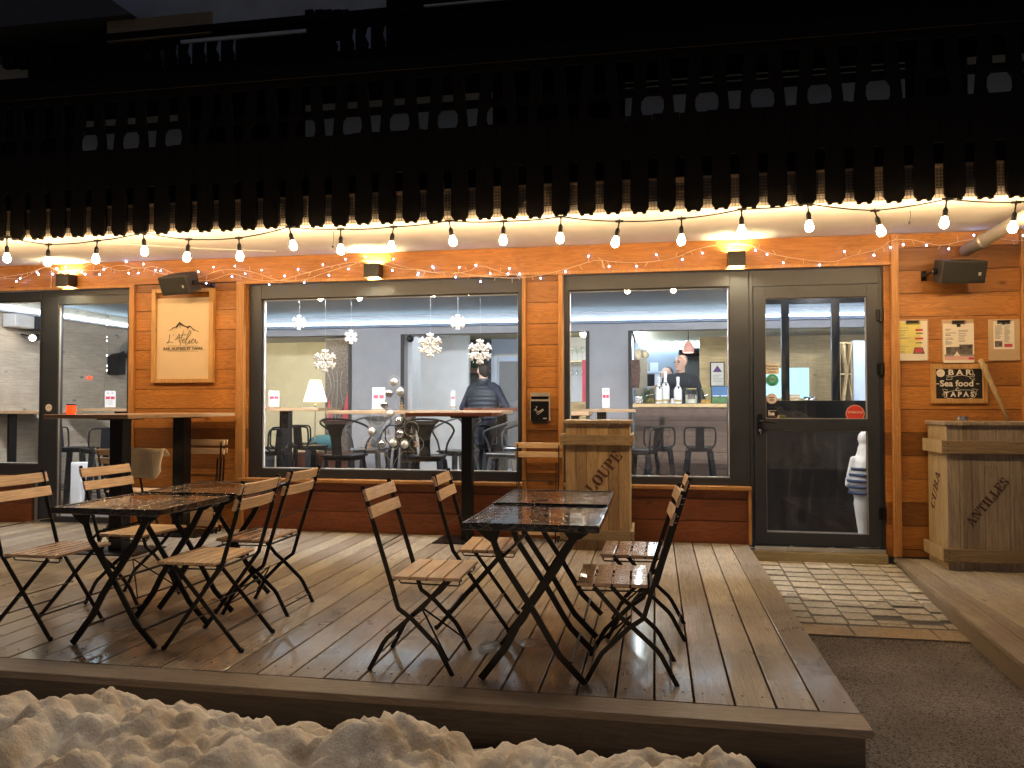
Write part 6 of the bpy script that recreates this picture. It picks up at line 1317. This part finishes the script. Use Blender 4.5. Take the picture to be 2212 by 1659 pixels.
def hand(base,dirv,upv,palm=.04,curl=.4,side=1):
    """palm plus four unequal bent fingers and a thumb, returned as tapered pieces"""
    d=V(dirv).normalized(); u=V(upv).normalized(); s_=d.cross(u).normalized()*side; b0=V(base); out=[(b0,.022,b0+d*.045,.024)]
    for k in (-1,1): out.append((b0+d*.01+s_*k*.012,.015,b0+d*.06+s_*k*.022,.014))
    for k,(off,ln) in enumerate(((-.027,.060),(-.009,.070),(.009,.066),(.027,.052))):
        p=b0+d*.068+s_*off; q=p+(d*math.cos(curl*.5)-u*math.sin(curl*.5))*ln*.5; r_=q+(d*math.cos(curl*1.6)-u*math.sin(curl*1.6))*ln*.5; out+= [(p,.0085,q,.0078),(q,.0078,r_,.0065)]
    p=b0+d*.018-s_*.026; q=p+(d*.6-s_*.7).normalized()*.03; out+=[(p,.011,q,.0095),(q,.0095,q+(d*.9-s_*.2).normalized()*.026,.0075)]
    return out
def man(name_lab,px,Y,top_py,face,shoulder_yaw,skin,hair,hk,top,topmat,arms,H=None,headpitch=0,bottommat='trousers'):
    q=at(px,top_py,Y=Y); ztop=q.z; H=H or 1.68; z0=ztop-H; k=H/1.75
    t=thing('person',(q.x,Y,z0),name_lab,'person')
    Rm=Matrix.Rotation(shoulder_yaw,4,'Z'); G=lambda x,y,z: V((q.x,Y,z0))+(Rm@V((x*k,y*k,0)))+V((0,0,z*k))
    hp,fin,HP=head(t,(q.x,Y,z0+1.628*k),.122*k,face,skin,hair,hk,headpitch)
    body=hp+[(G(0,.02,1.50),.060*k,G(0,.0,1.58),.056*k)]
    tor=[(G(-.14,.0,1.42),.072*k,G(.14,.0,1.42),.072*k),(G(-.09,.0,1.36),.115*k,G(.09,.0,1.36),.115*k),(G(-.08,.0,1.20),.115*k,G(.08,.0,1.20),.115*k),(G(-.07,.0,1.05),.11*k,G(.07,.0,1.05),.11*k),(G(-.075,.0,.95),.115*k,G(.075,.0,.95),.115*k)]
    legs=[]
    for s_ in (-1,1): legs+=[(G(s_*.09,0,.93),.095*k,G(s_*.10,-.01,.50),.062*k),(G(s_*.10,-.01,.50),.062*k,G(s_*.105,.02,.09),.045*k),(G(s_*.105,.03,.04),.04*k,G(s_*.115,-.13,.03),.034*k)]
    armp=[];hands=[]
    for s_,(el,wr) in zip((-1,1),arms):
        sh=G(s_*.195,0,1.40); e=G(*el); w_=G(*wr); armp+=[(sh,.060*k,e,.045*k),(e,.045*k,w_,.034*k)]
        d=(w_-e).normalized(); hands+=hand(w_+d*.015,d,V((0,-.2,1)),side=s_); body+=[(sh,.05*k,e,.037*k),(e,.037*k,w_+d*.01,.026*k)]
    blob('body',skin,body+[(a,r*.9,b_,r2*.9) for a,r,b_,r2 in tor+legs]+hands,t,vox=.0085,sm=3,smoothf=.5)
    blob(top,topmat,tor+armp+[(G(-.03,.01,1.44),.075*k,G(.03,.01,1.44),.075*k)],t,vox=.011,sm=5)
    blob('trousers',bottommat,[(a,r+.008,b_,r2+.012) for i,(a,r,b_,r2) in enumerate(legs) if i%3!=2]+[(G(-.075,.0,.93),.118*k,G(.075,.0,.93),.118*k)],t,vox=.012)
    b=MB()
    for s_ in (-1,1): b.cone(G(s_*.105,.04,.045),.048*k,G(s_*.115,-.13,.035),.042*k,10)
    ob('shoes',b,'black_metal',t,smooth=True)
    fin(); return t,G,k
man('man with cropped grey hair in a dark sweater standing behind the bar, looking down left',1470,4.30,766,R(-38),R(-4),'skin','hair_grey','crop','sweater','sweater',[((-.27,-.02,1.14),(-.20,-.26,1.03)),((.29,.0,1.12),(.36,-.18,.98))],1.74,headpitch=R(-8))
man('second person half hidden behind the barman, only grey head and arm visible',1440,5.0,792,R(-45),R(-10),'skin_light','hair_grey','crop','shirt','tan_shirt',[((-.28,-.02,1.14),(-.22,-.2,1.0)),((.27,.0,1.12),(.25,-.2,1.0))],1.72)
t,G,k=man('man seen from behind in a quilted navy vest, right side of the big window',1045,3.25,783,R(-150),R(160),'skin_light','hair_brown','full','jumper','sleeve_navy',[((-.33,-.03,1.17),(-.16,-.20,1.16)),((.34,.0,1.15),(.14,-.22,1.12))],1.72)
vest=[]
for j in range(9):
    z=1.0+j*.052; w_=.105 if j<6 else .12; vest.append((G(-w_,.004,z),.132*k-(.004 if j<2 else 0),G(w_,.004,z),.132*k-(.004 if j<2 else 0)))
vest+= [(G(-.11,.0,1.43),.082*k,G(.11,.0,1.43),.082*k)]
b=MB()
rows=[(1.0,.235,.150),(1.05,.24,.152),(1.11,.245,.153),(1.17,.25,.153),(1.23,.255,.153),(1.29,.26,.152),(1.35,.255,.146),(1.41,.225,.128),(1.46,.15,.10),(1.50,.095,.085),(1.55,.085,.078)]
vs=[];fs=[];seg=28; prof=[]
for (za,ra,rb),(zc,rc,rd_) in zip(rows,rows[1:]):
    for q in range(4): f=q/4; puff=.012*math.sin(math.pi*f)*(1 if za<1.44 else .3); prof.append((za+(zc-za)*f,ra+(rc-ra)*f+puff,rb+(rd_-rb)*f+puff))
for z,ra,rb in prof:
    for q in range(seg): a=2*math.pi*q/seg; vs.append(G(ra*.86*math.cos(a),rb*math.sin(a)+.004,z))
for i in range(len(prof)-1):
    for q in range(seg): fs.append((i*seg+q,i*seg+(q+1)%seg,(i+1)*seg+(q+1)%seg,(i+1)*seg+q))
b.add(vs,fs); ob('quilted_vest',b,'vest_navy',t,smooth=True)
# left-over puddles and snow scraps on the deck
b=MB()
def puddle(px,py,rx,ry,label,mat='puddle'):
    c_=at(px,py,Z=0); b=MB(); n=26; pts=[]
    for k in range(n): a=2*math.pi*k/n; rr=1+.28*noise.noise(V((math.cos(a)*1.3+px,math.sin(a)*1.3,py*.1))); pts.append((rx*rr*math.cos(a),ry*rr*math.sin(a)))
    vs=[V((c_.x+p[0],c_.y+p[1],.0022)) for p in pts]+[V((c_.x+p[0]*.75,c_.y+p[1]*.75,.0040)) for p in pts]; fs=[(k,(k+1)%n,n+(k+1)%n,n+k) for k in range(n)]+[tuple(range(n,2*n))]; b.add(vs,fs)
    tag(ob('ice_patch',b,'ice',smooth=True),label,'ice','patches of melting ice on the deck')
puddle(1058,1398,.055,.10,'left ice patch on the deck under the right tables'); puddle(1140,1390,.045,.075,'right ice patch on the deck under the right tables')
for o in bpy.data.objects:
    if o.type=='MESH' and o.parent is None and 'label' not in o: print('UNLABELLED',o.name)
